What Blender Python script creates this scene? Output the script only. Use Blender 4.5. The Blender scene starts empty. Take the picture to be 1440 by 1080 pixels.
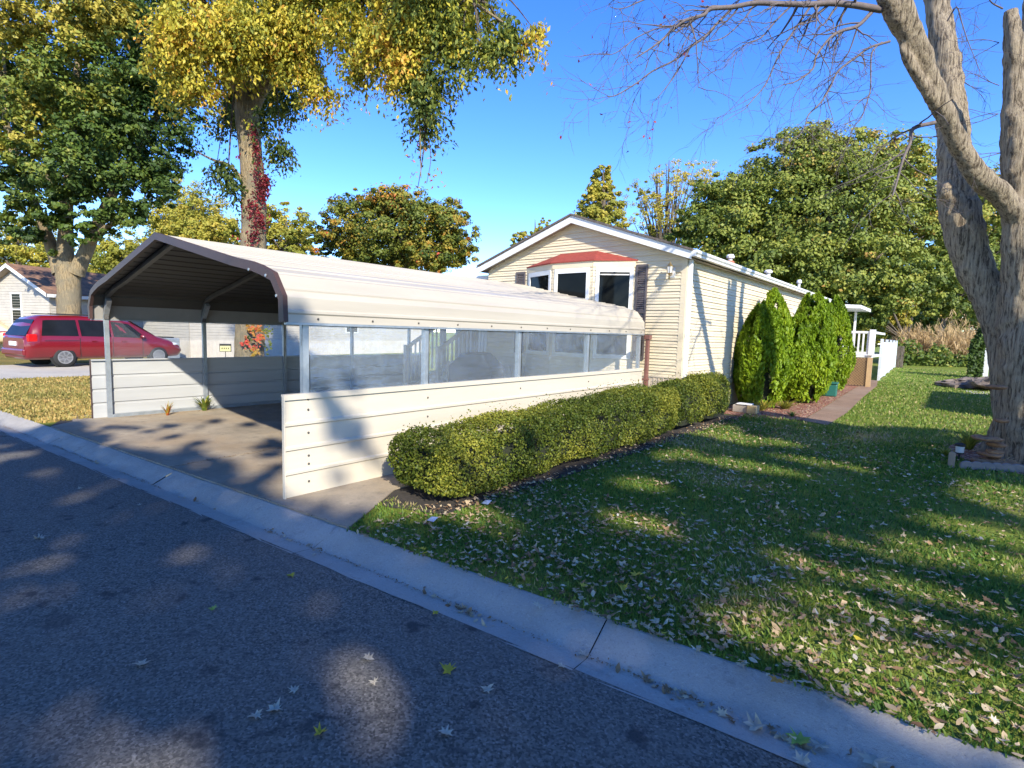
import bpy, math, random
import numpy as np
from mathutils import Vector, Matrix
rng = np.random.default_rng(7); random.seed(7)
C = bpy.context.scene.collection
SC = bpy.context.scene

# ------------------------------------------------------------------ camera
FPX, PITCH, ROLL, YAW = 759.87, 0.0948, 0.0272, 0.6821
CAM = np.array([4.6737, -2.4715, 1.5951])
_F = np.array([-math.sin(YAW), math.cos(YAW), 0]); _R = np.array([math.cos(YAW), math.sin(YAW), 0]); _U = np.array([0, 0, 1.])
_Fp = _F*math.cos(PITCH) - _U*math.sin(PITCH); _Up = _U*math.cos(PITCH) + _F*math.sin(PITCH)
_Rc = _R*math.cos(ROLL) + _Up*math.sin(ROLL); _Uc = -_R*math.sin(ROLL) + _Up*math.cos(ROLL)
cd = bpy.data.cameras.new('camera'); cam = bpy.data.objects.new('camera', cd); C.objects.link(cam)
m = Matrix.Identity(4)
for i in range(3):
    m[i][0] = _Rc[i]; m[i][1] = _Uc[i]; m[i][2] = -_Fp[i]; m[i][3] = CAM[i]
cam.matrix_world = m
cd.sensor_fit = 'HORIZONTAL'; cd.sensor_width = 36; cd.lens = 36*FPX/1440; cd.clip_end = 2000; cd.clip_start = .05
SC.camera = cam

def ray(px, py):
    return (_Rc*(px-720) - _Uc*(py-540))/FPX + _Fp
def at(px, py, Z):
    return CAM + ray(px, py)*Z
def gnd(px, py, z=0.):
    d = ray(px, py); return CAM + d*((z-CAM[2])/d[2])

# ------------------------------------------------------------------ materials
def _nodes(name):
    mt = bpy.data.materials.new(name); mt.use_nodes = True
    nt = mt.node_tree; return mt, nt, nt.nodes['Principled BSDF']
def ramp(nt, fac, stops):
    r = nt.nodes.new('ShaderNodeValToRGB'); e = r.color_ramp.elements
    while len(e) < len(stops): e.new(.5)
    for el, (p, c) in zip(e, stops): el.position = p; el.color = (*c, 1)
    nt.links.new(fac, r.inputs[0]); return r.outputs[0]
def noise(nt, scale, detail=4, rough=.6, vec=None, stretch=None):
    n = nt.nodes.new('ShaderNodeTexNoise'); n.inputs['Scale'].default_value = scale
    n.inputs['Detail'].default_value = detail; n.inputs['Roughness'].default_value = rough
    if vec is None:
        vec = nt.nodes.new('ShaderNodeNewGeometry').outputs['Position']
    if stretch:
        mp = nt.nodes.new('ShaderNodeMapping'); mp.inputs['Scale'].default_value = stretch
        nt.links.new(vec, mp.inputs[0]); vec = mp.outputs[0]
    nt.links.new(vec, n.inputs['Vector']); return n.outputs['Fac']
def mixc(nt, fac, a, b):
    n = nt.nodes.new('ShaderNodeMix'); n.data_type = 'RGBA'
    for s, v in ((0, fac), (6, a), (7, b)):
        if hasattr(v, 'links'): nt.links.new(v, n.inputs[s])
        else: n.inputs[s].default_value = v if s == 0 else (*v, 1)
    return n.outputs[2]
def mathn(nt, op, a, b=None):
    n = nt.nodes.new('ShaderNodeMath'); n.operation = op
    for i, v in enumerate((a, b)):
        if v is None: continue
        if hasattr(v, 'links'): nt.links.new(v, n.inputs[i])
        else: n.inputs[i].default_value = v
    return n.outputs[0]
def bump(nt, h, strength, dist=.02):
    b = nt.nodes.new('ShaderNodeBump'); b.inputs['Strength'].default_value = strength; b.inputs['Distance'].default_value = dist
    nt.links.new(h, b.inputs['Height']); return b.outputs[0]
def mat(name, c, rough=.6, c2=None, sc=3., det=5, stretch=None, bmp=0, bsc=40, bdist=.01, metal=0., coat=0., spec=.5, pos=(.35, .65)):
    mt, nt, b = _nodes(name)
    b.inputs['Roughness'].default_value = rough; b.inputs['Metallic'].default_value = metal
    b.inputs['Coat Weight'].default_value = coat; b.inputs['Specular IOR Level'].default_value = spec
    if c2 is None: c2 = tuple(x*.86 for x in c)
    f = noise(nt, sc, det, .65, stretch=stretch)
    nt.links.new(ramp(nt, f, [(pos[0], c2), (pos[1], c)]), b.inputs['Base Color'])
    if bmp: nt.links.new(bump(nt, noise(nt, bsc, 5, .7, stretch=stretch), bmp, bdist), b.inputs['Normal'])
    return mt
def leafmat(name, stops, trans=.26, rough=.55, spec=.3):
    mt, nt, b = _nodes(name)
    a = nt.nodes.new('ShaderNodeAttribute'); a.attribute_name = 'tint'
    col = ramp(nt, a.outputs['Fac'], stops)
    nt.links.new(col, b.inputs['Base Color']); b.inputs['Roughness'].default_value = rough; b.inputs['Specular IOR Level'].default_value = spec
    t = nt.nodes.new('ShaderNodeBsdfTranslucent'); nt.links.new(col, t.inputs[0])
    mx = nt.nodes.new('ShaderNodeMixShader'); mx.inputs[0].default_value = trans
    nt.links.new(b.outputs[0], mx.inputs[1]); nt.links.new(t.outputs[0], mx.inputs[2])
    nt.links.new(mx.outputs[0], nt.nodes['Material Output'].inputs[0]); return mt
def plastic_mat(name, haze, gloss=.10):
    mt, nt, b = _nodes(name); nt.nodes.remove(b)
    tr = nt.nodes.new('ShaderNodeBsdfTransparent'); tr.inputs[0].default_value = (.93, .95, .96, 1)
    df = nt.nodes.new('ShaderNodeBsdfDiffuse'); df.inputs[0].default_value = (.64, .74, .86, 1)  # blue tint stands in for sky reflected in the sheet
    gl = nt.nodes.new('ShaderNodeBsdfGlossy'); gl.inputs['Roughness'].default_value = .12
    cre = noise(nt, 1.3, 7, .72, stretch=(1, 1.6, .8))
    nt.links.new(bump(nt, noise(nt, 4, 5, .6, stretch=(1, .8, 1.8)), .5, .06), gl.inputs['Normal'])
    m1 = nt.nodes.new('ShaderNodeMixShader'); m2 = nt.nodes.new('ShaderNodeMixShader')
    fac = mathn(nt, 'MULTIPLY', ramp(nt, cre, [(.3, (.6,)*3), (.55, (1,)*3), (.72, (1.6,)*3)]), haze)
    nt.links.new(fac, m1.inputs[0]); m2.inputs[0].default_value = gloss
    nt.links.new(tr.outputs[0], m1.inputs[1]); nt.links.new(df.outputs[0], m1.inputs[2])
    nt.links.new(m1.outputs[0], m2.inputs[1]); nt.links.new(gl.outputs[0], m2.inputs[2])
    nt.links.new(m2.outputs[0], nt.nodes['Material Output'].inputs[0]); return mt

def asphalt_mat():
    mt, nt, b = _nodes('asphalt')
    vo = nt.nodes.new('ShaderNodeTexVoronoi'); vo.inputs['Scale'].default_value = 95
    nt.links.new(nt.nodes.new('ShaderNodeNewGeometry').outputs['Position'], vo.inputs['Vector'])
    sep = nt.nodes.new('ShaderNodeSeparateColor'); nt.links.new(vo.outputs['Color'], sep.inputs[0])
    fine = noise(nt, 80, 4, .8); mid = noise(nt, 1.1, 6, .6)
    f = mathn(nt, 'ADD', mathn(nt, 'MULTIPLY', sep.outputs[0], .45), mathn(nt, 'MULTIPLY', fine, .55))
    col = ramp(nt, f, [(.28, (.056, .051, .043)), (.5, (.137, .124, .104)), (.70, (.210, .190, .160)), (.84, (.38, .35, .30))])
    col = mixc(nt, ramp(nt, mid, [(.35, (0,)*3), (.7, (.4,)*3)]), col, (.15, .138, .12))
    spot = noise(nt, 4.6, 4, .6); reg = noise(nt, .5, 2, .4)
    sp = mathn(nt, 'MULTIPLY', ramp(nt, spot, [(.60, (0,)*3), (.68, (.8,)*3)]), ramp(nt, reg, [(.44, (0,)*3), (.52, (1,)*3)]))
    col = mixc(nt, sp, col, (.030, .030, .033))
    nt.links.new(col, b.inputs['Base Color']); b.inputs['Roughness'].default_value = .85; b.inputs['Specular IOR Level'].default_value = .3
    nt.links.new(bump(nt, f, 1., .012), b.inputs['Normal']); return mt
def concrete_mat(name, c, dark, warm, sc=1.3, spk=.5):
    mt, nt, b = _nodes(name)  # far grass tinted yellower to look sunlit
    f = noise(nt, sc, 9, .72); g = noise(nt, 62, 4, .85); w = noise(nt, .7, 5, .6); st = noise(nt, 5, 5, .7)
    col = ramp(nt, f, [(.3, dark), (.62, c)])
    col = mixc(nt, ramp(nt, w, [(.45, (0,)*3), (.65, (.6,)*3)]), col, warm)
    col = mixc(nt, ramp(nt, st, [(.28, (.55,)*3), (.42, (0,)*3)]), col, tuple(x*.62 for x in dark))
    col = mixc(nt, ramp(nt, g, [(.30, (spk,)*3), (.44, (0,)*3)]), col, tuple(x*.5 for x in dark))
    col = mixc(nt, ramp(nt, g, [(.58, (0,)*3), (.72, (spk,)*3)]), col, tuple(min(.8, x*1.5) for x in c))
    nt.links.new(col, b.inputs['Base Color']); b.inputs['Roughness'].default_value = .9; b.inputs['Specular IOR Level'].default_value = .2
    nt.links.new(bump(nt, mathn(nt, 'ADD', g, st), .7, .012), b.inputs['Normal']); return mt
def lawn_mat(name, g1, g2, dry, amt):
    mt, nt, b = _nodes(name)
    f = noise(nt, 9, 6, .8); p = noise(nt, .55, 5, .6); q = noise(nt, 45, 3, .8)
    col = ramp(nt, f, [(.3, g1), (.7, g2)])
    col = mixc(nt, ramp(nt, p, [(.42, (0,)*3), (.68, (amt,)*3)]), col, dry)
    col = mixc(nt, ramp(nt, q, [(.3, (.5,)*3), (.5, (0,)*3)]), col, tuple(x*.5 for x in g1))
    nt.links.new(col, b.inputs['Base Color']); b.inputs['Roughness'].default_value = .9; b.inputs['Specular IOR Level'].default_value = .1
    nt.links.new(bump(nt, q, 1., .04), b.inputs['Normal']); return mt
def bark_mat(name, c, dark, patch=None):
    mt, nt, b = _nodes(name)
    v = noise(nt, 11, 7, .74, stretch=(3.0, 3.0, .26)); f = noise(nt, 2.2, 4, .6)
    col = ramp(nt, v, [(.42, dark), (.48, tuple(.6*x+.4*y for x, y in zip(c, dark))), (.60, c), (.75, tuple(x*1.2 for x in c))])
    if patch: col = mixc(nt, ramp(nt, f, [(.42, (0,)*3), (.62, (.8,)*3)]), col, patch)
    nt.links.new(col, b.inputs['Base Color']); b.inputs['Roughness'].default_value = .9; b.inputs['Specular IOR Level'].default_value = .15
    h = mathn(nt, 'ADD', v, mathn(nt, 'MULTIPLY', noise(nt, 30, 4, .7, stretch=(1.5, 1.5, .4)), .3))
    nt.links.new(bump(nt, h, 1., .07), b.inputs['Normal']); return mt
def glass_mat(name, c=(.012, .014, .016)):
    mt, nt, b = _nodes(name)
    b.inputs['Roughness'].default_value = .03; b.inputs['Specular IOR Level'].default_value = .10
    nt.links.new(ramp(nt, noise(nt, 1.5, 3), [(.3, c), (.7, tuple(x*1.8 for x in c))]), b.inputs['Base Color']); return mt
def mulch_mat():
    mt, nt, b = _nodes('red_mulch')
    v = nt.nodes.new('ShaderNodeTexVoronoi'); v.inputs['Scale'].default_value = 28
    nt.links.new(nt.nodes.new('ShaderNodeNewGeometry').outputs['Position'], v.inputs['Vector'])
    sep = nt.nodes.new('ShaderNodeSeparateColor'); nt.links.new(v.outputs['Color'], sep.inputs[0])
    nt.links.new(ramp(nt, sep.outputs[0], [(0, (.12, .035, .02)), (.45, (.28, .09, .05)), (.8, (.38, .2, .12)), (1, (.5, .38, .26))]), b.inputs['Base Color'])
    b.inputs['Roughness'].default_value = .9
    nt.links.new(bump(nt, v.outputs['Distance'], 1., .04), b.inputs['Normal']); return mt

MT = dict(
 siding=mat('beige_vinyl_siding', (.69, .585, .405), .55, (.63, .53, .36), 1.5, bmp=.05, bsc=25),
 white=mat('white_trim_paint', (.78, .77, .74), .45, (.68, .67, .64), 2.2),
 soffit=mat('brown_grey_soffit', (.30, .25, .20), .6),  # darkened to deepen the shade under the overhang
 shingle=mat('weathered_shingles', (.16, .13, .11), .9, (.08, .065, .055), 14, bmp=.6, bsc=30),
 shingle_tan=mat('tan_shingles', (.30, .16, .09), .9, (.12, .07, .05), 2.5, bmp=.6, bsc=30),
 red_roof=mat('red_shingles', (.33, .055, .038), .85, (.23, .038, .026), 16, bmp=.5, bsc=40),
 shutter=mat('grey_brown_shutter', (.115, .095, .09), .55),
 skirt=mat('beige_skirting', (.58, .49, .375), .6),
 roofcream=mat('cream_roof_metal', (.47, .42, .335), .45, (.39, .345, .275), .9, 6, stretch=(2.5, .2, 2.5), spec=.4),
 cream=mat('cream_painted_metal', (.60, .535, .425), .42, (.53, .465, .36), .9, 6, stretch=(1, .25, 3), spec=.4),
 grey_in=mat('white_grey_painted_metal', (.43, .43, .42), .5, (.36, .36, .355), 1.1, 6, stretch=(1, .3, 3)),
 brown=mat('brown_metal_trim', (.075, .042, .036), .5, (.055, .032, .028), 3, spec=.25),
 under_shade=mat('shade_dark_roof_underside', (.055, .052, .045), .6, (.042, .039, .034), 2, stretch=(1, .3, 1)),  # near-black tone puts the carport's inner shade into the colour
 bowsteel=mat('shade_dark_bow_steel', (.11, .105, .10), .5, (.08, .075, .07), 5),  # galvanised bows darkened to carry the shade under the roof
 pipe=mat('reddish_brown_downpipe', (.20, .085, .065), .4),
 galv=mat('galvanised_steel', (.40, .43, .45), .42, (.30, .33, .35), 9, metal=.55),
 screw=mat('screw_head', (.09, .08, .07), .5, metal=.5),
 glass=glass_mat('window_glass', (.006, .007, .007)), carglass=glass_mat('car_glass', (.008, .009, .011)),
 curtain=mat('white_blind', (.62, .60, .55), .8),
 black=mat('black_cover', (.014, .016, .022), .55, bmp=.2, bsc=8),
 rubber=mat('black_rubber', (.018, .018, .018), .8),
 rim=mat('alloy_rim', (.55, .55, .55), .3, metal=.7),
 carred=mat('red_car_paint', (.17, .005, .010), .28, (.15, .004, .008), 2, coat=.7),
 carmaroon=mat('dull_red_paint', (.22, .02, .03), .35, coat=.3),
 carcream=mat('cream_car_paint', (.62, .5, .3), .35, coat=.3),
 lamp_red=mat('red_tail_lamp', (.55, .01, .012), .15, coat=.6),
 lamp_clear=mat('headlight_lens', (.6, .6, .58), .1, coat=.6),
 plate=mat('white_plate', (.75, .76, .78), .5),
 bark=bark_mat('grey_brown_bark', (.50, .405, .28), (.13, .10, .07)),
 bark_tan=bark_mat('tan_bark', (.42, .32, .18), (.16, .12, .07), patch=(.22, .19, .13)),
 bark_dark=bark_mat('dark_bark', (.20, .165, .125), (.05, .04, .032)),
 twig=mat('twig_bark', (.15, .12, .11), .85, (.10, .08, .075), 12),
 wood=mat('weathered_wood', (.34, .25, .17), .85, (.22, .16, .11), 6, stretch=(1, 1, .3)),
 tanwood=mat('tan_lattice_wood', (.55, .37, .19), .8, (.45, .3, .15), 6),
 brass=mat('aged_brass', (.42, .30, .13), .35, metal=.8),
 asphalt=asphalt_mat(),
 kerb=concrete_mat('kerb_concrete', (.42, .385, .335), (.31, .285, .25), (.40, .36, .30), 1.6, .6),
 drive=concrete_mat('drive_concrete', (.40, .33, .24), (.20, .17, .13), (.36, .255, .15), 1.1, .35),
 pad=concrete_mat('pale_concrete', (.50, .455, .37), (.40, .36, .30), (.5, .43, .32), .8, .2),
 walk=concrete_mat('brown_path', (.29, .19, .125), (.21, .14, .095), (.33, .25, .18), 1.8, .4),
 dirt=mat('dark_dirt', (.05, .04, .03), .95, (.025, .02, .015), 20, bmp=.5),
 lawn=lawn_mat('lawn_grass', (.11, .155, .022), (.24, .30, .042), (.34, .29, .10), .5),
 drylawn=lawn_mat('dry_lawn_grass', (.13, .12, .03), (.27, .22, .06), (.38, .26, .08), .8),
 mulch=mulch_mat(),
 rock=mat('grey_rock', (.27, .21, .155), .9, (.11, .085, .065), 5, bmp=.7, bsc=14, bdist=.05),
 block=mat('tan_concrete_block', (.52, .38, .17), .9, (.42, .3, .14), 9, bmp=.4),
 block2=mat('grey_concrete_block', (.36, .31, .25), .9, bmp=.4),
 green=mat('dark_green_plastic', (.02, .13, .10), .4),
 fungus=mat('brown_bracket_fungus', (.34, .17, .075), .8, (.17, .085, .04), 20, bmp=.4),
 edging=mat('grey_scalloped_edging', (.24, .20, .175), .9, bmp=.4),
 paper=mat('pale_blue_paper', (.30, .36, .48), .7),
 yellow=mat('yellow_sign_paint', (.66, .6, .25), .6), signink=mat('sign_ink', (.02, .02, .02), .6),
 straw=mat('straw', (.42, .28, .12), .9),
 fence=mat('white_vinyl_fence', (.70, .73, .76), .5),
 birdhouse=mat('white_birdhouse', (.80, .80, .77), .55),
 plastic=plastic_mat('clear_vinyl_sheet', .15), plastic_l=plastic_mat('clear_vinyl_sheet_left', .06, .03),
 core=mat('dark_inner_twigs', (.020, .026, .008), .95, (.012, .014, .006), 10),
)
G = (.045, .075, .010)
LM = dict(
 green=leafmat('green_leaves', [(0, (0.041, 0.076, 0.014)), (.4, (0.097, 0.152, 0.024)), (.75, (0.220, 0.248, 0.036)), (1, (0.440, 0.358, 0.055))]),
 oak=leafmat('oak_leaves', [(0, (0.081, 0.121, 0.019)), (.5, (0.216, 0.257, 0.041)), (.85, (0.365, 0.351, 0.061)), (1, (0.459, 0.270, 0.068))]),
 yellow=leafmat('yellow_maple_leaves', [(0, (.05, .085, .018)), (.35, (.18, .22, .04)), (.62, (.46, .42, .05)), (.88, (.66, .50, .06)), (1, (.66, .36, .06))], .34),
 olive=leafmat('olive_leaves', [(0, (0.175, 0.213, 0.031)), (.5, (0.400, 0.375, 0.056)), (1, (0.600, 0.463, 0.075))], .4),
 mixed=leafmat('turning_leaves', [(0, (0.050, 0.081, 0.013)), (.45, (0.175, 0.200, 0.027)), (.75, (0.375, 0.263, 0.035)), (.93, (0.475, 0.200, 0.037)), (1, (0.575, 0.088, 0.056))]),
 box=leafmat('boxwood_leaves', [(0, (0.045, 0.074, 0.009)), (.5, (0.126, 0.155, 0.018)), (1, (0.327, 0.311, 0.041))], .28, .5, .25),
 arb=leafmat('arborvitae_sprays', [(0, (0.069, 0.132, 0.004)), (.5, (0.184, 0.288, 0.009)), (1, (0.323, 0.403, 0.019))], .3),
 grass=leafmat('grass_blades', [(0, (0.049, 0.122, 0.020)), (.45, (0.116, 0.220, 0.032)), (.78, (0.268, 0.342, 0.055)), (.9, (0.415, 0.403, 0.110)), (1, (0.512, 0.403, 0.207))], .42),
 drygrass=leafmat('dry_grass_blades', [(0, (0.169, 0.182, 0.039)), (.5, (0.390, 0.312, 0.091)), (1, (0.585, 0.390, 0.130))], .3),
 litter=leafmat('fallen_leaf_litter', [(0, (.12, .06, .028)), (.3, (.32, .19, .09)), (.6, (.50, .36, .20)), (.84, (.62, .50, .31)), (.93, (.66, .60, .47)), (1, (.68, .50, .05))], .15, .7),
 vine=leafmat('red_vine_leaves', [(0, (.05, .015, .015)), (.35, (.13, .012, .018)), (.75, (.26, .018, .028)), (1, (.36, .10, .05))], .2),
 reed=leafmat('dry_reeds', [(0, (.34, .24, .11)), (1, (.66, .47, .24))], .4),
 lf_yellow=leafmat('yellow_leaf', [(0, (.55, .40, .03)), (1, (.6, .45, .05))], .2),
 lf_pale=leafmat('pale_leaf', [(0, (.46, .39, .27)), (1, (.60, .53, .39))], .2),
 lf_green=leafmat('green_leaf', [(0, (.30, .40, .06)), (1, (.4, .46, .08))], .2),
 lf_orange=leafmat('orange_leaf', [(0, (.50, .22, .03)), (1, (.55, .26, .04))], .2),
)

# ------------------------------------------------------------------ builders
def tag(o, label=None, cat=None, group=None, kind=None):
    if label: o['label'] = label
    if cat: o['category'] = cat
    if group: o['group'] = group
    if kind: o['kind'] = kind
    return o
def empty(name, loc=(0, 0, 0), rz=0, label=None, cat=None, group=None):
    o = bpy.data.objects.new(name, None); C.objects.link(o); o.location = loc; o.rotation_euler = (0, 0, rz)
    return tag(o, label, cat, group)
def link(name, me, m, parent=None):
    o = bpy.data.objects.new(name, me); C.objects.link(o)
    if m: me.materials.append(m)
    if parent is not None: o.parent = parent
    return o
def np_obj(name, V, F, m, parent=None, tint=None, smooth=False, world=True):
    """constant-size faces, fast; V in world coordinates unless world=False"""
    V = np.asarray(V, np.float32); F = np.asarray(F, np.int32)
    if parent is not None and world: V = V - np.array(wloc(parent), np.float32)
    me = bpy.data.meshes.new(name); k = F.shape[1]
    me.vertices.add(len(V)); me.vertices.foreach_set('co', V.ravel())
    me.loops.add(F.size); me.loops.foreach_set('vertex_index', F.ravel())
    me.polygons.add(len(F)); me.polygons.foreach_set('loop_start', np.arange(0, F.size, k, dtype=np.int32))
    me.update(calc_edges=True)
    if tint is not None:
        a = me.attributes.new('tint', 'FLOAT', 'FACE'); a.data.foreach_set('value', np.clip(np.asarray(tint, np.float32), 0, 1))
    if smooth: me.polygons.foreach_set('use_smooth', np.ones(len(F), bool))
    me.update()
    return link(name, me, m, parent)
def wloc(o):
    v = Vector((0, 0, 0))
    while o is not None: v = v + o.location; o = o.parent
    return v
class MB:
    def __init__(s): s.v = []; s.f = []
    def add(s, V, F):
        b = len(s.v); s.v += [tuple(map(float, p)) for p in V]; s.f += [tuple(b+i for i in f) for f in F]; return s
    def box(s, x0, x1, y0, y1, z0, z1):
        return s.add([(x0,y0,z0),(x1,y0,z0),(x1,y1,z0),(x0,y1,z0),(x0,y0,z1),(x1,y0,z1),(x1,y1,z1),(x0,y1,z1)],
                     [(0,3,2,1),(4,5,6,7),(0,1,5,4),(1,2,6,5),(2,3,7,6),(3,0,4,7)])
    def bar(s, a, b, w, h, up=(0, 0, 1)):
        a = Vector(a); b = Vector(b); d = (b-a).normalized(); u = Vector(up)
        if abs(d.dot(u)) > .98: u = Vector((1, 0, 0))
        r = d.cross(u).normalized()*w/2; t = r.cross(d).normalized()*h/2
        P = [p+q for p in (a, b) for q in (-r-t, r-t, r+t, -r+t)]
        return s.add(P, [(0,1,2,3),(7,6,5,4),(0,4,5,1),(1,5,6,2),(2,6,7,3),(3,7,4,0)])
    def prism(s, poly, d):
        n = len(poly); d = Vector(d); P = [Vector(p) for p in poly]
        V = P + [p+d for p in P]
        return s.add(V, [tuple(range(n-1, -1, -1)), tuple(range(n, 2*n))] + [(i, (i+1) % n, n+(i+1) % n, n+i) for i in range(n)])
    def tube(s, path, rad, n=8, cap=True, wob=0):
        P = [Vector(p) for p in path]; b = len(s.v); up = Vector((.31, .2, .93)); prev = None
        for i, p in enumerate(P):
            d = (P[min(i+1, len(P)-1)] - P[max(i-1, 0)]).normalized()
            if prev is None:
                a = d.cross(up); a = a.normalized() if a.length > 1e-4 else Vector((1, 0, 0))
            else:
                a = (prev - d*prev.dot(d)).normalized()
            prev = a; c = d.cross(a)
            for k in range(n):
                t = 2*math.pi*k/n; r = rad[i]*(1+wob*random.uniform(-1, 1))
                q = p + a*math.cos(t)*r + c*math.sin(t)*r; s.v.append(tuple(q))
        for i in range(len(P)-1):
            for k in range(n):
                s.f.append((b+i*n+k, b+i*n+(k+1) % n, b+(i+1)*n+(k+1) % n, b+(i+1)*n+k))
        if cap:
            s.f.append(tuple(b+k for k in range(n-1, -1, -1))); s.f.append(tuple(b+(len(P)-1)*n+k for k in range(n)))
        return s
    def lathe(s, prof, o=(0, 0, 0), n=16, axis='z'):
        b = len(s.v)
        for (r, h) in prof:
            for k in range(n):
                t = 2*math.pi*k/n; c, q = r*math.cos(t), r*math.sin(t)
                p = (c, q, h) if axis == 'z' else ((h, c, q) if axis == 'x' else (c, h, q))
                s.v.append((o[0]+p[0], o[1]+p[1], o[2]+p[2]))
        for i in range(len(prof)-1):
            for k in range(n): s.f.append((b+i*n+k, b+i*n+(k+1) % n, b+(i+1)*n+(k+1) % n, b+(i+1)*n+k))
        s.f.append(tuple(b+k for k in range(n-1, -1, -1))); s.f.append(tuple(b+(len(prof)-1)*n+k for k in range(n)))
        return s
    def blob(s, c, r, n=8, jit=.15):
        b = len(s.v); m_ = n//2+1
        for i in range(m_+1):
            a = math.pi*i/m_
            for k in range(n):
                t = 2*math.pi*k/n; j = 1+random.uniform(-jit, jit)
                s.v.append((c[0]+r[0]*j*math.sin(a)*math.cos(t), c[1]+r[1]*j*math.sin(a)*math.sin(t), c[2]+r[2]*math.cos(a)*j))
        for i in range(m_):
            for k in range(n): s.f.append((b+i*n+k, b+(i+1)*n+k, b+(i+1)*n+(k+1) % n, b+i*n+(k+1) % n))
        return s
    def build(s, name, m, parent=None, smooth=False, local=False, bevel=0):
        off = Vector((0, 0, 0)) if (parent is None or local) else wloc(parent)
        me = bpy.data.meshes.new(name); me.from_pydata([(x-off[0], y-off[1], z-off[2]) for x, y, z in s.v], [], s.f)
        if smooth: me.polygons.foreach_set('use_smooth', np.ones(len(me.polygons), bool))
        me.update(); o = link(name, me, m, parent)
        if bevel:
            md = o.modifiers.new('b', 'BEVEL'); md.width = bevel; md.segments = 2; md.limit_method = 'ANGLE'
        return o
def sheet(name, poly, z, m, label=None, cat=None, kind='structure'):
    mb = MB(); mb.add([(x, y, z) for x, y in poly], [tuple(range(len(poly)))])
    return tag(mb.build(name, m), label, cat, None, kind)
def spline(pts, n=6):
    P = [np.array(p, float) for p in pts]; P = [2*P[0]-P[1]] + P + [2*P[-1]-P[-2]]; out = []
    for i in range(1, len(P)-2):
        a, b, c, d = P[i-1:i+3]
        for k in range(n):
            t = k/n; out.append(.5*((2*b)+(-a+c)*t+(2*a-5*b+4*c-d)*t*t+(-a+3*b-3*c+d)*t**3))
    out.append(P[-2]); return out
def vnoise(P, seed=0):
    """value noise, P (n,k) -> 0..1"""
    P = np.asarray(P, float); k = P.shape[1]; I = np.floor(P).astype(np.int64); f = P-I; f = f*f*(3-2*f); out = np.zeros(len(P))
    for c in range(2**k):
        h = np.full(len(P), seed*7919+13, np.int64); w = np.ones(len(P))
        for d in range(k):
            b = (c >> d) & 1; h = (h*374761393 + (I[:, d]+b)*(668265263+d*97531)) & 0x7fffffff
            h = ((h ^ (h >> 13))*1274126177) & 0x7fffffff; w = w*(f[:, d] if b else 1-f[:, d])
        out += w*((h ^ (h >> 16)) & 0xffff)/65535.
    return out
def unit(a): return a/np.maximum(np.linalg.norm(a, axis=1, keepdims=True), 1e-9)
def leaves(name, cen, nor, size, m, parent=None, tint=None, aspect=.6, axis=None, fold=.12):
    """diamond leaves: one quad each"""
    N = len(cen); r = rng.normal(size=(N, 3)) if axis is None else axis
    a = unit(r - nor*np.sum(r*nor, 1, keepdims=True)); b = np.cross(nor, a); s = np.asarray(size).reshape(-1, 1)*np.ones((N, 1))
    V = np.empty((N, 4, 3)); V[:, 0] = cen-a*s*.5; V[:, 2] = cen+a*s*.5
    V[:, 1] = cen+b*s*.5*aspect+nor*s*fold; V[:, 3] = cen-b*s*.5*aspect+nor*s*fold
    return np_obj(name, V.reshape(-1, 3), np.arange(4*N).reshape(N, 4), m, parent, tint)
def crown_points(blobs, n, clump=.16, per=55, shell=2.4, gap=.0, seed=1):
    """blobs: (cx,cy,cz,rx,ry,rz,tint). returns leaf centres, outward normals, tint"""
    B = np.array(blobs, float); vol = (B[:, 3]*B[:, 4]*B[:, 5])**(2/3); pr = vol/vol.sum()
    nc = max(8, n//per); bi = rng.choice(len(B), nc, p=pr)
    d = unit(rng.normal(size=(nc, 3))); rr = rng.random(nc)**(1/shell)
    cc = B[bi, :3] + d*rr[:, None]*B[bi, 3:6]
    rc = clump*np.cbrt(B[bi, 3]*B[bi, 4]*B[bi, 5])*rng.uniform(.45, 1.7, nc)
    if gap:
        k = vnoise(cc/np.mean(B[:, 3:6])/.45, seed) > gap; cc, rc, bi, d = cc[k], rc[k], bi[k], d[k]; nc = len(cc)
    ct = B[bi, 6] + rng.normal(0, .17, nc)
    i = rng.integers(0, nc, n)
    off = unit(rng.normal(size=(n, 3)))*(rng.random((n, 1))**.5)*np.array([1, 1, .62])
    P = cc[i] + off*rc[i][:, None]; nor = unit(d[i]*.45 + off*.9 + rng.normal(size=(n, 3))*.42 + np.array([0, 0, .45]))
    return P, nor, ct[i] + rng.normal(0, .11, n), cc

def strands(blobs, n, per, length, seed=3):
    """hanging sprays: short drooping twigs with leaves along them"""
    B = np.array(blobs, float); w_ = B[:, 3]*B[:, 5]; bi = rng.choice(len(B), n, p=w_/w_.sum())
    d = unit(rng.normal(size=(n, 3))); p0 = B[bi, :3]+d*(rng.random((n, 1))**.5)*B[bi, 3:6]
    k = vnoise(p0*1.15, seed) > .38; p0, d, bi = p0[k], d[k], bi[k]; n = len(p0)
    L = length*rng.uniform(.4, 1.5, n); h = d*np.array([1, 1, .2]); ct = B[bi, 6]+rng.normal(0, .16, n)
    i = np.repeat(np.arange(n), per); t = rng.random(len(i)); u = t[:, None]*L[i][:, None]
    P = p0[i]+h[i]*u*.55+np.array([0, 0, -1.])*u*t[:, None]*.95+rng.normal(0, .07, (len(i), 3))
    nor = unit(h[i]*.6+rng.normal(size=P.shape)*.55+np.array([0, 0, .3])); ax = unit(np.array([0, 0, -1.])+h[i]*.5+rng.normal(size=P.shape)*.45)
    return P, nor, ct[i]-.08+rng.normal(0, .1, len(i))+.12*t, ax, p0
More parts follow.
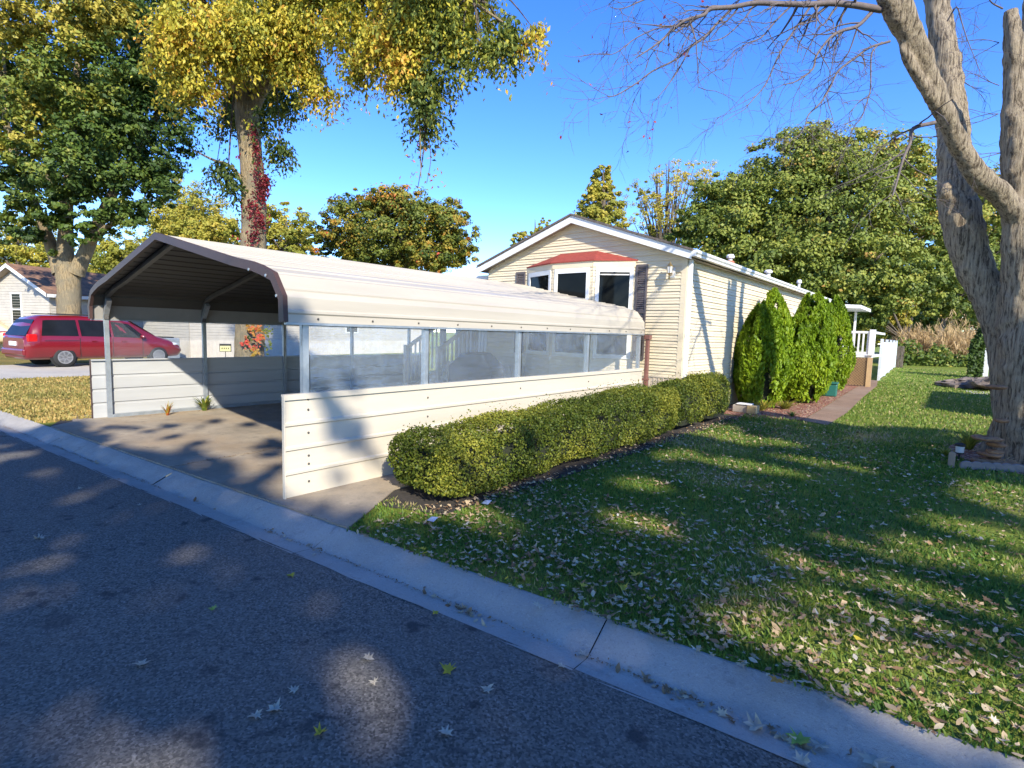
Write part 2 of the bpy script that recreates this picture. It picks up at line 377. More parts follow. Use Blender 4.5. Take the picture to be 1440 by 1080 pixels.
def limb_paths(mb, base, r0, targets, fork, n=7, spread=.5):
    for t in targets:
        t = np.array(t, float); b = np.array(fork, float); mid = b*.5+t*.5 + rng.normal(0, spread*.25, 3) + np.array([0, 0, spread*.3])
        p = spline([b, mid, t], 5); mb.tube(p, np.linspace(r0, r0*.18, len(p)), n, cap=False)
def tree(name, label, blobs, base, r, n, size, m, barkm, group=None, fork_h=None, clump=.16, gap=.0, seed=1, cat='tree', nl=16, per=55, aspect=.6, shell=2.4, sink=.3):
    base = np.array(base, float); root = empty(name, base, 0, label, cat, group)
    P, nor, ti, cc = crown_points(blobs, n, clump, per, shell, gap, seed)
    B = np.array(blobs); cen = B[:, :3].mean(0); low = (B[:, 2]-B[:, 5]).min()
    if fork_h is None: fork_h = max(base[2]+.5, low*.7+cen[2]*.3)
    f = base*.75+cen*.25; f[2] = fork_h
    mb = MB(); p = spline([base-np.array([0, 0, sink]), base*.7+f*.3, f], 4); mb.tube(p, np.linspace(r*1.25, r*.75, len(p)), 10, cap=False)
    top = cen.copy(); top[2] = (B[:, 2]+B[:, 5]*.5).max(); p = spline([f, f*.4+top*.6, top], 4); mb.tube(p, np.linspace(r*.75, r*.12, len(p)), 8, cap=False)
    idx = rng.choice(len(cc), min(nl, len(cc)), replace=False); limb_paths(mb, base, r*.42, cc[idx], f, 6, r*3)
    mb.build('trunk', barkm, root, smooth=True)
    leaves('crown', P, nor, size*rng.uniform(.7, 1.3, len(P)), m, root, ti, aspect)
    return root
def pblob(px, py, Z, rx, ry, tint=.4, rd=None):
    c = at(px, py, Z); s = Z/FPX
    return (c[0], c[1], c[2], rx*s if rd is None else rd, rx*s if rd is None else rd, ry*s, tint)

# ------------------------------------------------------------------ world, sun
SUN = np.array([.34, -.2, .255]); SUN = SUN/np.linalg.norm(SUN)
el = math.asin(SUN[2]); azr = math.atan2(SUN[0], SUN[1])
w = bpy.data.worlds.new('World'); SC.world = w; w.use_nodes = True; nt = w.node_tree
bg = nt.nodes['Background']; sky = nt.nodes.new('ShaderNodeTexSky'); sky.sky_type = 'NISHITA'; sky.sun_disc = False
sky.sun_elevation = el; sky.sun_rotation = azr; sky.air_density = 1.0; sky.dust_density = .0; sky.ozone_density = 3.0; sky.altitude = 1500
hs = nt.nodes.new('ShaderNodeHueSaturation'); hs.inputs['Saturation'].default_value = 1.29; hs.inputs['Hue'].default_value = .517; hs.inputs['Value'].default_value = 1.0
nt.links.new(sky.outputs[0], hs.inputs['Color']); nt.links.new(hs.outputs[0], bg.inputs[0]); bg.inputs[1].default_value = .15
sd = bpy.data.lights.new('sun', 'SUN'); sd.energy = 3.1; sd.angle = math.radians(.8); sd.color = (1, .935, .80)
so = bpy.data.objects.new('sun', sd); C.objects.link(so); so.rotation_euler = Vector(SUN).to_track_quat('Z', 'Y').to_euler()
SC.view_settings.view_transform = 'Standard'; SC.view_settings.look = 'None'; SC.view_settings.exposure = 1.42; SC.view_settings.gamma = 1
SC.cycles.max_bounces = 8; SC.cycles.transparent_max_bounces = 16

# ------------------------------------------------------------------ ground, road, kerb, drive
KD = np.array([1, .0875]); KD /= np.linalg.norm(KD); KN = np.array([-KD[1], KD[0]]); KO = np.array([0, -.55])
def kp(s, o): return tuple(KO + KD*s + KN*o)
sheet('road', [kp(-160, .02), kp(-160, -7.5), kp(160, -7.5), kp(160, .02)], -.09, MT['asphalt'])
sheet('lawn', [kp(-400, .41), kp(400, .41), (420, 500), (-420, 500)], -.004, MT['lawn'])
sheet('grass_verge', [kp(-400, -7.4), kp(-400, -260), kp(400, -260), kp(400, -7.4)], -.086, MT['drylawn'])
prof = [(0, -.088), (.165, -.108), (.185, -.105), (.30, -.05), (.40, -.003), (.42, 0.), (.45, -.02)]
mb = MB(); seg = [(-60, -8.1), (-8.1, -4.9), (-4.9, -1.75), (-1.75, .98), (.98, 3.33), (3.33, 5.9), (5.9, 9), (9, 40)]
for a, b in seg:
    a += .002; b -= .002; n = max(2, int((b-a)*5)) if b-a < 6 else 8
    base = len(mb.v)
    for i in range(n+1):
        s = a+(b-a)*i/n
        for (o, z) in prof: mb.v.append((*kp(s, o+random.uniform(-.007, .007)), z+random.uniform(-.004, .004)))
    k = len(prof)
    for i in range(n):
        for j in range(k-1): mb.f.append((base+i*k+j, base+(i+1)*k+j, base+(i+1)*k+j+1, base+i*k+j+1))
tag(mb.build('kerb', MT['kerb'], smooth=True), kind='structure')
sheet('kerb_bed', [kp(-60, -.0), kp(40, -.0), kp(40, .44), kp(-60, .44)], -.125, MT['dirt'])
# drive: slabs with open joints over dirt
sheet('drive_bed', [(1.05, -.028), (.48, .9), (.46, 7.55), (-6.45, 7.55), (-6.45, .15), (-6.8, -.2), (-5.75, -.625)], .0015, MT['dirt'])
def slab(poly, z0=-.05, z1=.012):
    MBs.prism([(x, y, z0) for x, y in poly], (0, 0, z1-z0))
MBs = MB()
def ky(x, o): return KO[1] + KD[1]/KD[0]*(x-KO[0]) + o/KD[0]
slab([(1.05, ky(1.05, .425)), (.47, .9), (.44, 2.6), (-2.18, 2.6), (-1.93, ky(-1.93, .425))])
slab([(-1.95, ky(-1.95, .425)), (-2.2, 2.6), (-6.05, 2.6), (-6.02, ky(-6.02, .425)+.35), (-5.7, ky(-5.7, .425))])
slab([(.44, 2.612), (.44, 7.55), (-2.18, 7.55), (-2.18, 2.612)])
slab([(-2.2, 2.612), (-2.2, 7.55), (-6.05, 7.55), (-6.05, 2.612)])
slab([(-6.07, 7.55), (-6.45, 7.55), (-6.45, .15), (-6.75, -.15), (-6.04, ky(-6.02, .425)+.36)])
tag(MBs.build('driveway', MT['drive']), kind='structure')
sheet('parking_pad', [(-20.7, -6), (-20.7, 13), (-14.4, 13), (-14.9, -6)], .004, MT['pad'])
sheet('dry_grass', [kp(-40, .44), (-6.46, ky(-6.46, .44)), (-6.46, 8.5), (-60, 30)], .0005, MT['drylawn'])
sheet('path', [(2.45, 9.5), (2.93, 9.25), (2.93, 11.7), (2.75, 16), (2.6, 21.3), (2.3, 25), (1.95, 25), (2.1, 21), (2.25, 16), (2.4, 11.5)], .006, MT['walk'])
sheet('mulch_bed', [(.62, 9.3), (1.5, 9.15), (2.44, 9.52), (2.39, 11.5), (2.24, 16), (2.09, 21), (.62, 21)], .003, MT['mulch'])
sheet('tree_bed', [tuple((4.72+1.35*(1+math.cos(a)), 8.15+1.62*math.sin(a))) for a in np.linspace(0, 6.1, 24)], .004, MT['mulch'])
sheet('hedge_bed', [(.42, .75), (.8, .5), (1.35, .72), (1.42, 3), (1.42, 6), (1.5, 9.12), (.6, 9.12), (.42, 7.5)], .002, MT['dirt'])
sheet('concrete_pad', [(5.3, 20.9), (7.4, 20.6), (7.4, 22.4), (5.0, 22.3)], .006, MT['pad'])

# ------------------------------------------------------------------ carport
CW, CL = 6.156, 7.3
car = empty('carport', (0, 0, 0), 0, 'long cream metal carport with brown front trim and clear plastic side windows', 'carport')
half = [(0, 1.635), (-.01, 1.86), (-.17, 2.067), (-.40, 2.141), (-.60, 2.19), (-.99, 2.255), (-CW/2, 2.690)]
arch = half + [(-CW-x, z) for x, z in half[-2::-1]]
def ribbed(pts, step=.2286, h=.018, w=.05, first=.2286):
    """insert trapezoid ribs along a polyline (2D), offset to the left normal"""
    P = [np.array(p, float) for p in pts]; L = [0]
    for a, b in zip(P, P[1:]): L.append(L[-1]+np.linalg.norm(b-a))
    def pos(s):
        for i in range(len(P)-1):
            if s <= L[i+1]+1e-9:
                t = (s-L[i])/(L[i+1]-L[i]); d = (P[i+1]-P[i])/(L[i+1]-L[i]); return P[i]*(1-t)+P[i+1]*t, np.array([-d[1], d[0]])
        return P[-1], np.array([-d[1], d[0]])
    ev = [(l, 0) for l in L]; s = first
    while s < L[-1]-.06:
        ev = [e for e in ev if not (s-w*.6 < e[0] < s+w*.6)]
        ev += [(s-w/2, 0), (s-w*.22, h), (s+w*.22, h), (s+w/2, 0)]; s += step
    ev.sort(); out = []
    for l, hh in ev:
        p, nrm = pos(l); out.append(p+nrm*hh)
    return out
def extrude_y(pts, y0, y1, th=.003):
    P = [np.array(p) for p in pts]; mb = MB(); N = []
    for i in range(len(P)):
        d = P[min(i+1, len(P)-1)]-P[max(i-1, 0)]; d /= np.linalg.norm(d); N.append(np.array([-d[1], d[0]]))
    ys = list(np.linspace(y0, y1, 9)); n = len(P)
    for lay in (0, 1):
        b0 = len(mb.v)
        for y in ys:
            for p, q in zip(P, N):
                r = p - q*th*lay; mb.v.append((r[0], y, r[1]))
        for j in range(len(ys)-1):
            for i in range(n-1):
                f = (b0+j*n+i, b0+j*n+i+1, b0+(j+1)*n+i+1, b0+(j+1)*n+i); mb.f.append(f if lay else f[::-1])
    return mb
# arch runs right eave -> ridge -> left eave; its left normal points inward, so flip to get outward ribs
A = [(x, z) for x, z in arch][::-1]
roof = extrude_y(ribbed(A, .2286, .013, .05, .2), .03, CL+.02).build('roof', MT['roofcream'], car)
# brown front trim following the arch: face and return flange
def offs(pts, d):
    P = [np.array(p, float) for p in pts]; o = []
    for i in range(len(P)):
        t = P[min(i+1, len(P)-1)]-P[max(i-1, 0)]; t /= np.linalg.norm(t); o.append(P[i]+np.array([-t[1], t[0]])*d)
    return o
def trim(y0, y1, name, m):
    out = offs(A, .020); inn = offs(A, -.068); mb = MB(); n = len(A)
    V = [(p[0], y0, p[1]) for p in out] + [(p[0], y0, p[1]) for p in inn] + [(p[0], y1, p[1]) for p in out] + [(p[0], y1, p[1]) for p in inn]
    F = []
    for i in range(n-1):
        F += [(i, i+1, n+i+1, n+i), (2*n+i, 3*n+i, 3*n+i+1, 2*n+i+1), (i, 2*n+i, 2*n+i+1, i+1), (n+i, n+i+1, 3*n+i+1, 3*n+i)]
    F += [(0, n, 3*n, 2*n), (n-1, 3*n-1, 4*n-1, 2*n-1)]
    mb.add(V, F); return mb.build(name, m, car)
trim(.0, .045, 'front_trim', MT['brown'])
extrude_y(offs(ribbed(A[1:-1], .2286, .013, .05, .2), -.006), .05, CL+.0).build('roof_underside_shade', MT['under_shade'], car)  # added underside sheet, painted dark for the shade beneath the roof
for q_ in (A[:2], A[-2:]): extrude_y(offs(q_, -.006), .05, CL+.0).build('eave_underside_shade', mat('shade_grey_eave', (.26, .245, .22), .6), car)  # eave legs painted mid-grey for shade, lighter than the slopes
# hoops = posts + bows
yR = [.24, 1.74, 3.47, 5.30, 7.2]; yL = [.22, 1.71, 3.26, 4.89, 6.58]
for i in range(5):
    y = (yR[i]+yL[i])/2
    mb = MB(); mb.box(-.085, -.025, yR[i]-.03, yR[i]+.03, .012, 1.62)
    mb.build('post', MT['galv'], car); 
    mb = MB(); mb.box(-CW+.025, -CW+.085, yL[i]-.03, yL[i]+.03, .012, 1.62); mb.build('post', MT['galv'], car)
    mb = MB(); pth = offs(A, -.055); k = len(pth); P3 = []
    for j, q in enumerate(pth):
        t = j/(k-1); P3.append((q[0], yL[i]*(1-t)+yR[i]*t, q[1]))
    for a, b in zip(P3, P3[1:]): mb.bar(a, b, .06, .06, (0, 1, 0))
    mb.build('bow', MT['bowsteel'], car)
    for s, x, y in ((-1, -.055, yR[i]), (1, -CW+.055, yL[i])):
        mb = MB(); mb.add([(x, y-.035, 1.42), (x, y-.035, 1.66), (x+s*.22, y-.035, 1.93), (x+s*.16, y-.035, 1.97), (x-s*.03, y-.035, 1.68),
                           (x, y+.035, 1.42), (x, y+.035, 1.66), (x+s*.22, y+.035, 1.93), (x+s*.16, y+.035, 1.97), (x-s*.03, y+.035, 1.68)],
                          [(0, 1, 2, 3, 4), (9, 8, 7, 6, 5), (0, 5, 6, 1), (1, 6, 7, 2), (2, 7, 8, 3), (3, 8, 9, 4), (4, 9, 5, 0)])
        mb.build('brace', MT['galv'], car)
for x0, name in ((-.09, 'base_rail'), (-CW+.02, 'base_rail')):
    mb = MB(); mb.box(x0, x0+.07, .25, 7.2, .012, .062); mb.build(name, MT['galv'], car)
# side wall panels with ribs; outward normals +x for right, -x for left
zp = [(0, .012), (0, .973)]
def wall(x, sgn, m, name):
    pts = ribbed([(0, .012), (0, .955)], .2286, .02, .05, .2286)
    pts = [(x+sgn*abs(p[0]), p[1]) for p in pts]
    if sgn < 0: pts = pts[::-1]
    pts = pts[::-1]
    o = extrude_y(pts, .0, CL, .003).build(name, m, car)
    mb = MB(); mb.box(x-.045, x+.022, .0, CL, .957, .976) if sgn > 0 else mb.box(x-.022, x+.045, .0, CL, .957, .976)
    mb.box(x+(.012 if sgn > 0 else -.022), x+(.022 if sgn > 0 else -.012), .0, CL, .925, .957); mb.build('cap_rail', m, car)
    return o
wall(0, 1, MT['cream'], 'side_panel'); wall(-CW, -1, MT['grey_in'], 'side_panel')
for x0, x1 in ((-.012, .026), (-CW-.026, -CW+.012)):
    mb = MB(); mb.box(x0, x1, -.012, .0, .012, .976); mb.build('end_trim', MT['cream'] if x0 > -1 else MT['brown'], car)
for x in (-.012, -CW+.012):
    yy = yR if x > -1 else yL
    for i in range(4):
        mb = MB(); n = 22; a, b = yy[i]+.031, yy[i+1]-.031
        for j in range(n+1):
            y = a+(b-a)*j/n
            for k in range(9):
                z = .976+.66*k/8; wv = .012*(vnoise([[y*2.2, z*3]], 5)[0]-.5)*(1 if 0 < k < 8 else 0)
                mb.v.append((x+wv, y, z))
        for j in range(n):
            for k in range(8): mb.f.append((j*9+k, (j+1)*9+k, (j+1)*9+k+1, j*9+k+1))
        mb.build('plastic_window', MT['plastic'] if x > -1 else MT['plastic_l'], car, smooth=True)
    mb = MB(); mb.box(x-.02, x+.02, .03, CL, 1.612, 1.634); mb.build('window_rail', MT['galv'], car)
mb = MB(); mb.lathe([(.001, 0), (.011, 0), (.011, .005), (.006, .009)], (0, 0, 0), 8, 'x')
scr = mb.build('screw', MT['screw'], car, local=True); first = True
for y, z in [(.24, z) for z in (.92, .82, .60, .38, .30, .13)] + [(1.74, .82), (1.74, .60), (3.47, .82), (5.3, .82), (7.15, .75)]:
    o = scr if first else scr.copy(); 
    if not first: C.objects.link(o); o.parent = car
    first = False; o.location = (.003, y, z)
for y in np.arange(.35, 7.2, .62):
    o = scr.copy(); C.objects.link(o); o.parent = car; o.location = (.002, y, 1.672)
for j, (px, pz) in enumerate([(-.62, 2.13), (-.29, 2.06), (-.1, 1.87)]):
    mb = MB(); mb.lathe([(.014, -.004), (.014, .004), (.006, .008)], (px, -.003, pz), 8, 'y'); mb.build('screw', MT['galv'], car)
# hose-clamped brown pipe at the back corner
pp = empty('downpipe', (.045, 7.38, 0), 0, 'reddish brown downpipe standing at the back corner of the carport', 'downpipe')
MB().box(.015, .085, 7.34, 7.42, 0, 1.60).build('pipe', MT['pipe'], pp, bevel=.012)
MB().box(-.01, .11, 7.325, 7.435, 1.53, 1.62).build('pipe_head', MT['pipe'], pp, bevel=.008)
MB().box(-.02, .1, 7.33, 7.43, .74, .77).build('strap', MT['pipe'], pp)

# ------------------------------------------------------------------ main house
WX0, WX1, WY, WYE = -4.45, .60, 7.73, 22.4
FX0, FX1, FY, EZ, PZ = -4.62, .755, 7.53, 3.235, 4.17
PX = (FX0+FX1)/2; SL = (PZ-EZ)/(FX1-PX)
hs_ = empty('mobile_home', (PX, WY, 0), 0, 'long beige vinyl sided mobile home with white gable and red topped bay window', 'house')
def siding(mb, o, u, nrm, z0, z1, lim, course=.12, proud=.024):
    o = np.array(o, float); u = np.array(u, float); nrm = np.array(nrm, float); z = z0
    while z < z1-.005:
        zt = min(z+course, z1); a0, b0 = lim(z); a1, b1 = lim(zt)
        if b0-a0 < .03: break
        if b1-a1 < .02: a1 = b1 = (a1+b1)/2; b1 += .01
        def q(s, zz, p): return o+u*s+nrm*p+np.array([0, 0, zz-o[2]])
        m1 = z+course*.45
        k = (m1-z)/(zt-z) if zt > m1 else .5
        am, bm = a0+(a1-a0)*k, b0+(b1-b0)*k; zm = z+(zt-z)*k
        V = [q(a0, z, 0), q(b0, z, 0), q(a0, z, proud), q(b0, z, proud), q(am, zm, proud*.55), q(bm, zm, proud*.55), q(am, zm+.004, proud*.9), q(bm, zm+.004, proud*.9), q(a1, zt, .0005), q(b1, zt, .0005)]
        mb.add(V, [(0, 1, 3, 2), (2, 3, 5, 4), (4, 5, 7, 6), (6, 7, 9, 8)]); z = zt
    return mb
SZ = .80
def glim(z):
    if z <= 3.12: return (WX0, WX1)
    h = (PZ-.14-z)/SL; return (max(WX0, PX-h), min(WX1, PX+h))
mb = siding(MB(), (0, WY, 0), (1, 0, 0), (0, -1, 0), SZ, 4.05, glim)
mb.box(WX0+.01, WX1-.01, WY+.002, WY+.12, 0, 3.1)
mb.prism([(WX0, WY+.004, 3.1), (WX1, WY+.004, 3.1), (PX, WY+.004, 4.04)], (0, .1, 0)); mb.build('front_wall', MT['siding'], hs_)
mb = siding(MB(), (WX1, 0, 0), (0, 1, 0), (1, 0, 0), SZ-.25, 3.12, lambda z: (WY, WYE))
mb.box(WX1-.12, WX1-.001, WY+.125, WYE, 0, 3.15); mb.build('side_wall', MT['siding'], hs_)
mb = siding(MB(), (WX0, 0, 0), (0, 1, 0), (-1, 0, 0), SZ, 3.12, lambda z: (WY, WYE))
mb.box(WX0+.001, WX0+.12, WY+.125, WYE, 0, 3.15); mb.build('side_wall', MT['siding'], hs_)
mb = MB(); mb.box(WX0, WX1, WYE-.12, WYE, 0, 3.12); mb.build('back_wall', MT['siding'], hs_)
# skirting with vertical ribs
mb = MB(); mb.box(WX0+.005, WX1-.003, WY-.014, WY+.001, 0, SZ)
x = WX0+.1
while x < WX1: mb.box(x, x+.02, WY-.022, WY-.0145, 0, SZ-.02); x += .1
mb.box(WX0, WX1, WY-.026, WY-.0145, SZ-.018, SZ+.005); mb.build('skirting', MT['skirt'], hs_)
# corner trims
MB().box(WX1-.085, WX1+.012, WY-.022, WY-.0125, .3, 3.1).build('corner_trim', MT['siding'], hs_)
MB().box(WX1+.0125, WX1+.022, WY-.022, WY+.09, .3, 3.1).build('corner_trim', MT['siding'], hs_)
# roof
for s, xe in ((1, FX1), (-1, FX0)):
    mb = MB(); mb.add([(PX, FY-.03, PZ+.012), (xe+s*.03, FY-.03, EZ+.012-.03*SL), (xe+s*.03, WYE+.2, EZ+.012-.03*SL), (PX, WYE+.2, PZ+.012),
                       (PX, FY-.03, PZ-.03), (xe+s*.03, FY-.03, EZ-.03-.03*SL), (xe+s*.03, WYE+.2, EZ-.03-.03*SL), (PX, WYE+.2, PZ-.03)],
                      [(0, 1, 2, 3), (7, 6, 5, 4), (0, 4, 5, 1), (1, 5, 6, 2), (2, 6, 7, 3)]); mb.build('roof', MT['shingle'], hs_)
    mb = MB(); mb.prism([(PX, FY, PZ-.035), (xe, FY, EZ-.035), (xe, FY, EZ-.185), (PX, FY, PZ-.185)], (0, .025, 0)); mb.build('fascia', MT['white'], hs_)
    mb = MB(); mb.add([(PX, FY+.026, PZ-.16), (xe, FY+.026, EZ-.16), (xe, WY, EZ-.16), (PX, WY, PZ-.16)], [(0, 1, 2, 3)]); mb.build('soffit', MT['soffit'], hs_)
    mb = MB(); mb.add([(xe, FY+.026, EZ-.165), (s*.09+xe-s*.2, FY+.026, EZ-.165), (s*.09+xe-s*.2, WYE, EZ-.165), (xe, WYE, EZ-.165)], [(0, 1, 2, 3)]); mb.build('soffit', MT['soffit'], hs_)
    # gutter trough
    g = [(xe, EZ-.03), (xe+s*.115, EZ-.025), (xe+s*.11, EZ-.07), (xe+s*.085, EZ-.10), (xe+s*.08, EZ-.135), (xe, EZ-.14)]
    mb = MB(); mb.prism([(a, FY-.005, b) for a, b in g], (0, WYE+.2-FY, 0)); mb.build('gutter', MT['white'], hs_)
MB().box(WX1+.022, WX1+.095, WY+.02, WY+.105, .15, EZ-.14).build('downspout', MT['white'], hs_, bevel=.01)
# bay window
bl, br, fl, fr = (-3.20, WY-.012), (-.455, WY-.012), (-2.20, 7.30), (-1.20, 7.30)
bay = empty('bay_window', (-1.7, 7.5, 0)); bay.parent = hs_; bay.location = (0, 0, 0)
del bay
for a, b, fw0, fw1 in ((bl, fl, .06, .05), (fl, fr, .06, .06), (fr, br, .06, .03)):
    a3 = np.array([*a, 0.]); b3 = np.array([*b, 0.]); u = b3-a3; Lh = np.linalg.norm(u); u /= Lh; nr = np.array([u[1], -u[0], 0])
    if nr[1] > 0: nr = -nr
    mb = MB()
    mb.prism([a3+nr*0+np.array([0, 0, .5]), b3+np.array([0, 0, .5]), b3+np.array([0, 0, 3.08]), a3+np.array([0, 0, 3.13])], -nr*.04)
    siding(mb, a3, u, nr, .5, 1.12, lambda z: (0, Lh), .12, .014); siding(mb, a3, u, nr, 1.12, 3.06, lambda z: (0, fw0), .12, .014); siding(mb, a3, u, nr, 1.12, 3.06, lambda z: (Lh-fw1, Lh), .12, .014)
    mb.build('bay_wall', MT['siding'], hs_)
    def bx(s0, s1, z0, z1, p0, p1, mb):
        P = [a3+u*s+nr*p for s in (s0, s1) for p in (p0, p1)]
        mb.add([(P[i][0], P[i][1], z) for z in (z0, z1) for i in (0, 2, 3, 1)], [(0, 3, 2, 1), (4, 5, 6, 7), (0, 1, 5, 4), (1, 2, 6, 5), (2, 3, 7, 6), (3, 0, 4, 7)]); return mb
    s0, s1 = fw0+.004, Lh-fw1-.004; fwid = .075
    mb = MB(); bx(s0, s1, 2.88, 2.98, .002, .03, mb); bx(s0, s1, 1.12, 1.20, .002, .034, mb); bx(s0, s0+fwid, 1.2, 2.88, .002, .03, mb); bx(s1-fwid, s1, 1.2, 2.88, .002, .03, mb)
    wf = mb.build('window', MT['white'], hs_)
    bx(s0+fwid, s1-fwid, 1.2, 2.88, .004, .010, MB()).build('pane', MT['glass'], wf)
    if a is fr: bx(s0+fwid+.01, s1-fwid-.01, 2.82, 2.845, .0105, .013, MB()).build('blind_edge', MT['curtain'], wf)
    bx(-.0, Lh, 2.985, 3.128, .001, .022, MB()).build('bay_header', MT['siding'], hs_)
rl, rr = (-2.30, WY-.014, 3.37), (-1.35, WY-.014, 3.37); e = .05
E_ = [(bl[0]-.06, WY-.014, 3.13), (fl[0]-.04, fl[1]-e, 3.13), (fr[0]+.04, fr[1]-e, 3.13), (br[0]+.06, WY-.014, 3.13)]
mb = MB(); mb.add(E_+[rl, rr]+[(x, y, z-.025) for x, y, z in E_], [(0, 1, 4), (1, 2, 5, 4), (2, 3, 5), (6, 9, 8, 7), (0, 6, 7, 1), (1, 7, 8, 2), (2, 8, 9, 3)])
mb.build('bay_roof', MT['red_roof'], hs_)
# shutters
for x0, x1 in ((-.425, -.175), (-3.545, -3.27)):
    mb = MB(); mb.box(x0, x0+.04, WY-.045, WY-.012, 1.12, 3.03); mb.box(x1-.04, x1, WY-.045, WY-.012, 1.12, 3.03); mb.box(x0+.04, x1-.04, WY-.044, WY-.012, 2.98, 3.03); mb.box(x0+.04, x1-.04, WY-.044, WY-.012, 1.12, 1.18); mb.box(x0+.04, x1-.04, WY-.044, WY-.012, 2.05, 2.11)
    mb.box(x0+.04, x1-.04, WY-.018, WY-.012, 1.18, 2.98)
    z = 1.19
    while z < 2.97:
        if not 2.02 < z < 2.11: mb.add([(x0+.04, WY-.04, z), (x1-.04, WY-.04, z), (x1-.04, WY-.02, z+.035), (x0+.04, WY-.02, z+.035), (x0+.04, WY-.02, z-.004), (x1-.04, WY-.02, z-.004)], [(0, 1, 2, 3), (0, 4, 5, 1)])
        z += .042
    mb.build('shutter', MT['shutter'], hs_)
# wall lantern
lx, lz = .335, 2.84
MB().box(lx-.06, lx+.06, WY-.03, WY-.011, lz-.10, lz+.09).build('lantern_plate', MT['white'], hs_)
mb = MB(); mb.tube(spline([(lx, WY-.03, lz-.02), (lx, WY-.09, lz-.07), (lx, WY-.15, lz-.06), (lx, WY-.16, lz-.02)], 5), [.011]*16, 6)
mb.lathe([(.03, -.02), (.045, .0), (.05, .0)], (lx, WY-.16, lz-.03), 6); mb.lathe([(.012, -.12), (.02, -.08), (.012, -.04), (.02, -.02)], (lx, WY-.16, lz-.03), 6)
mb.lathe([(.065, .13), (.05, .16), (.02, .18), (.012, .21), (.004, .225)], (lx, WY-.16, lz-.03), 6)
for k in range(6): a = k*math.pi/3; mb.bar((lx+.047*math.cos(a), WY-.16+.047*math.sin(a), lz-.03), (lx+.06*math.cos(a), WY-.16+.06*math.sin(a), lz+.10), .006, .006)
lan = mb.build('lantern', MT['brass'], hs_)
MB().lathe([(.043, .003), (.056, .128)], (lx, WY-.16, lz-.03), 6).build('lantern_glass', MT['lamp_clear'], lan)
# roof vents
def rz(x): return PZ-SL*abs(x-PX)
for (vy, vx, r, h, base) in ((12.9, -.25, .075, .30, 1), (17.0, -.3, .09, .30, 0), (21.6, -.3, .065, .40, 0)):
    z = rz(vx); mb = MB(); mb.lathe([(r*.75, -.05), (r*.75, h*.62), (r*1.35, h*.64), (r*1.5, h*.8), (r*1.0, h*.98), (.02, h)], (vx, vy, z), 12)
    v = mb.build('roof_vent', MT['white'], hs_)
    if base: MB().lathe([(r*2., -.06), (r*1.5, .10), (r*.9, .13)], (vx, vy, z), 10).build('vent_base', mat('terracotta_flashing', (.42, .14, .07), .7), v)
# side window awning bracket line on wall (dark hinge rod) and small wall box behind the bushes
MB().box(WX1+.013, WX1+.07, 16.6, 16.8, 2.45, 2.62).build('wall_box', MT['white'], hs_)
# porch on left side of the house, seen through the plastic
MB().box(-7.4, WX0-.02, 7.9, 10.2, 2.93, 3.03).build('porch_roof', MT['white'], hs_)
mb = MB(); mb.box(-7.6, WX0-.004, 9.75, 9.8, .0, 2.92); x = -7.6
while x < WX0-.1: mb.box(x, x+.09, 9.72, 9.749, .0, 2.92); x += .125
mb.build('porch_wall', MT['skirt'], hs_)
dr = MB().box(-5.55, -4.75, 9.69, 9.718, .8, 2.8).build('door', MT['white'], hs_)
MB().box(-5.42, -4.88, 9.675, 9.688, 1.35, 2.7).build('pane', MT['glass'], dr)
st = empty('porch_steps', (-5.3, 6.9, 0), 0, 'pale wooden porch steps with railing under the back of the carport', 'steps')
mb = MB(); mb.box(-6.0, WX0-.03, 7.75, 9.66, .70, .78); mb.box(-5.95, -4.55, 7.8, 9.6, .02, .699); mb.build('landing', MT['skirt'], st)
for k in range(4): MB().box(-5.9, -4.9, 6.5+k*.3, 6.5+k*.3+.32, .15*k+.08, .15*k+.13).build('tread', MT['skirt'], st)
for xs_ in (-4.9, -5.94): mb = MB(); mb.prism([(xs_, 6.45, .013), (xs_, 7.74, .013), (xs_, 7.74, .72), (xs_, 6.45, .16)], (.04, 0, 0)); mb.build('stringer', MT['skirt'], st)
for xr_ in (-4.82, -6.0):
    MB().box(xr_-.045, xr_+.045, 6.36, 6.45, .013, 1.22).build('newel_post', MT['skirt'], st)
    MB().box(xr_-.045, xr_+.045, 7.66, 7.75, .013, 1.95).build('newel_post', MT['skirt'], st)
    mb = MB(); mb.bar((xr_, 6.40, 1.14), (xr_, 7.70, 1.85), .05, .09); mb.build('handrail', MT['skirt'], st)
    mb = MB()
    for k in range(8): y = 6.55+k*.145; mb.box(xr_-.018, xr_+.018, y, y+.036, .2+(y-6.4)*.45, 1.13+(y-6.4)*.546)
    mb.build('balusters', MT['skirt'], st)
gr = empty('covered_grill', (-3.75, 6.6, .01), .15, 'dark covered grill standing behind the hazy plastic beside the steps', 'grill')
mb = MB(); mb.add([(-.62, -.3, 0), (.62, -.3, 0), (.62, .3, 0), (-.62, .3, 0), (-.58, -.3, .8), (.58, -.3, .8), (.58, .3, .8), (-.58, .3, .8), (-.3, -.22, 1.1), (.3, -.22, 1.1), (.28, .2, 1.12), (-.28, .2, 1.12)],
   [(0, 3, 2, 1), (0, 1, 5, 4), (1, 2, 6, 5), (2, 3, 7, 6), (3, 0, 4, 7), (4, 5, 9, 8), (5, 6, 10, 9), (6, 7, 11, 10), (7, 4, 8, 11), (8, 9, 10, 11)]); mb.build('cover', MT['black'], gr, local=True, bevel=.04)
MB().box(-.66, -.6, -.05, .05, .62, .70).build('handle', MT['galv'], gr, local=True)

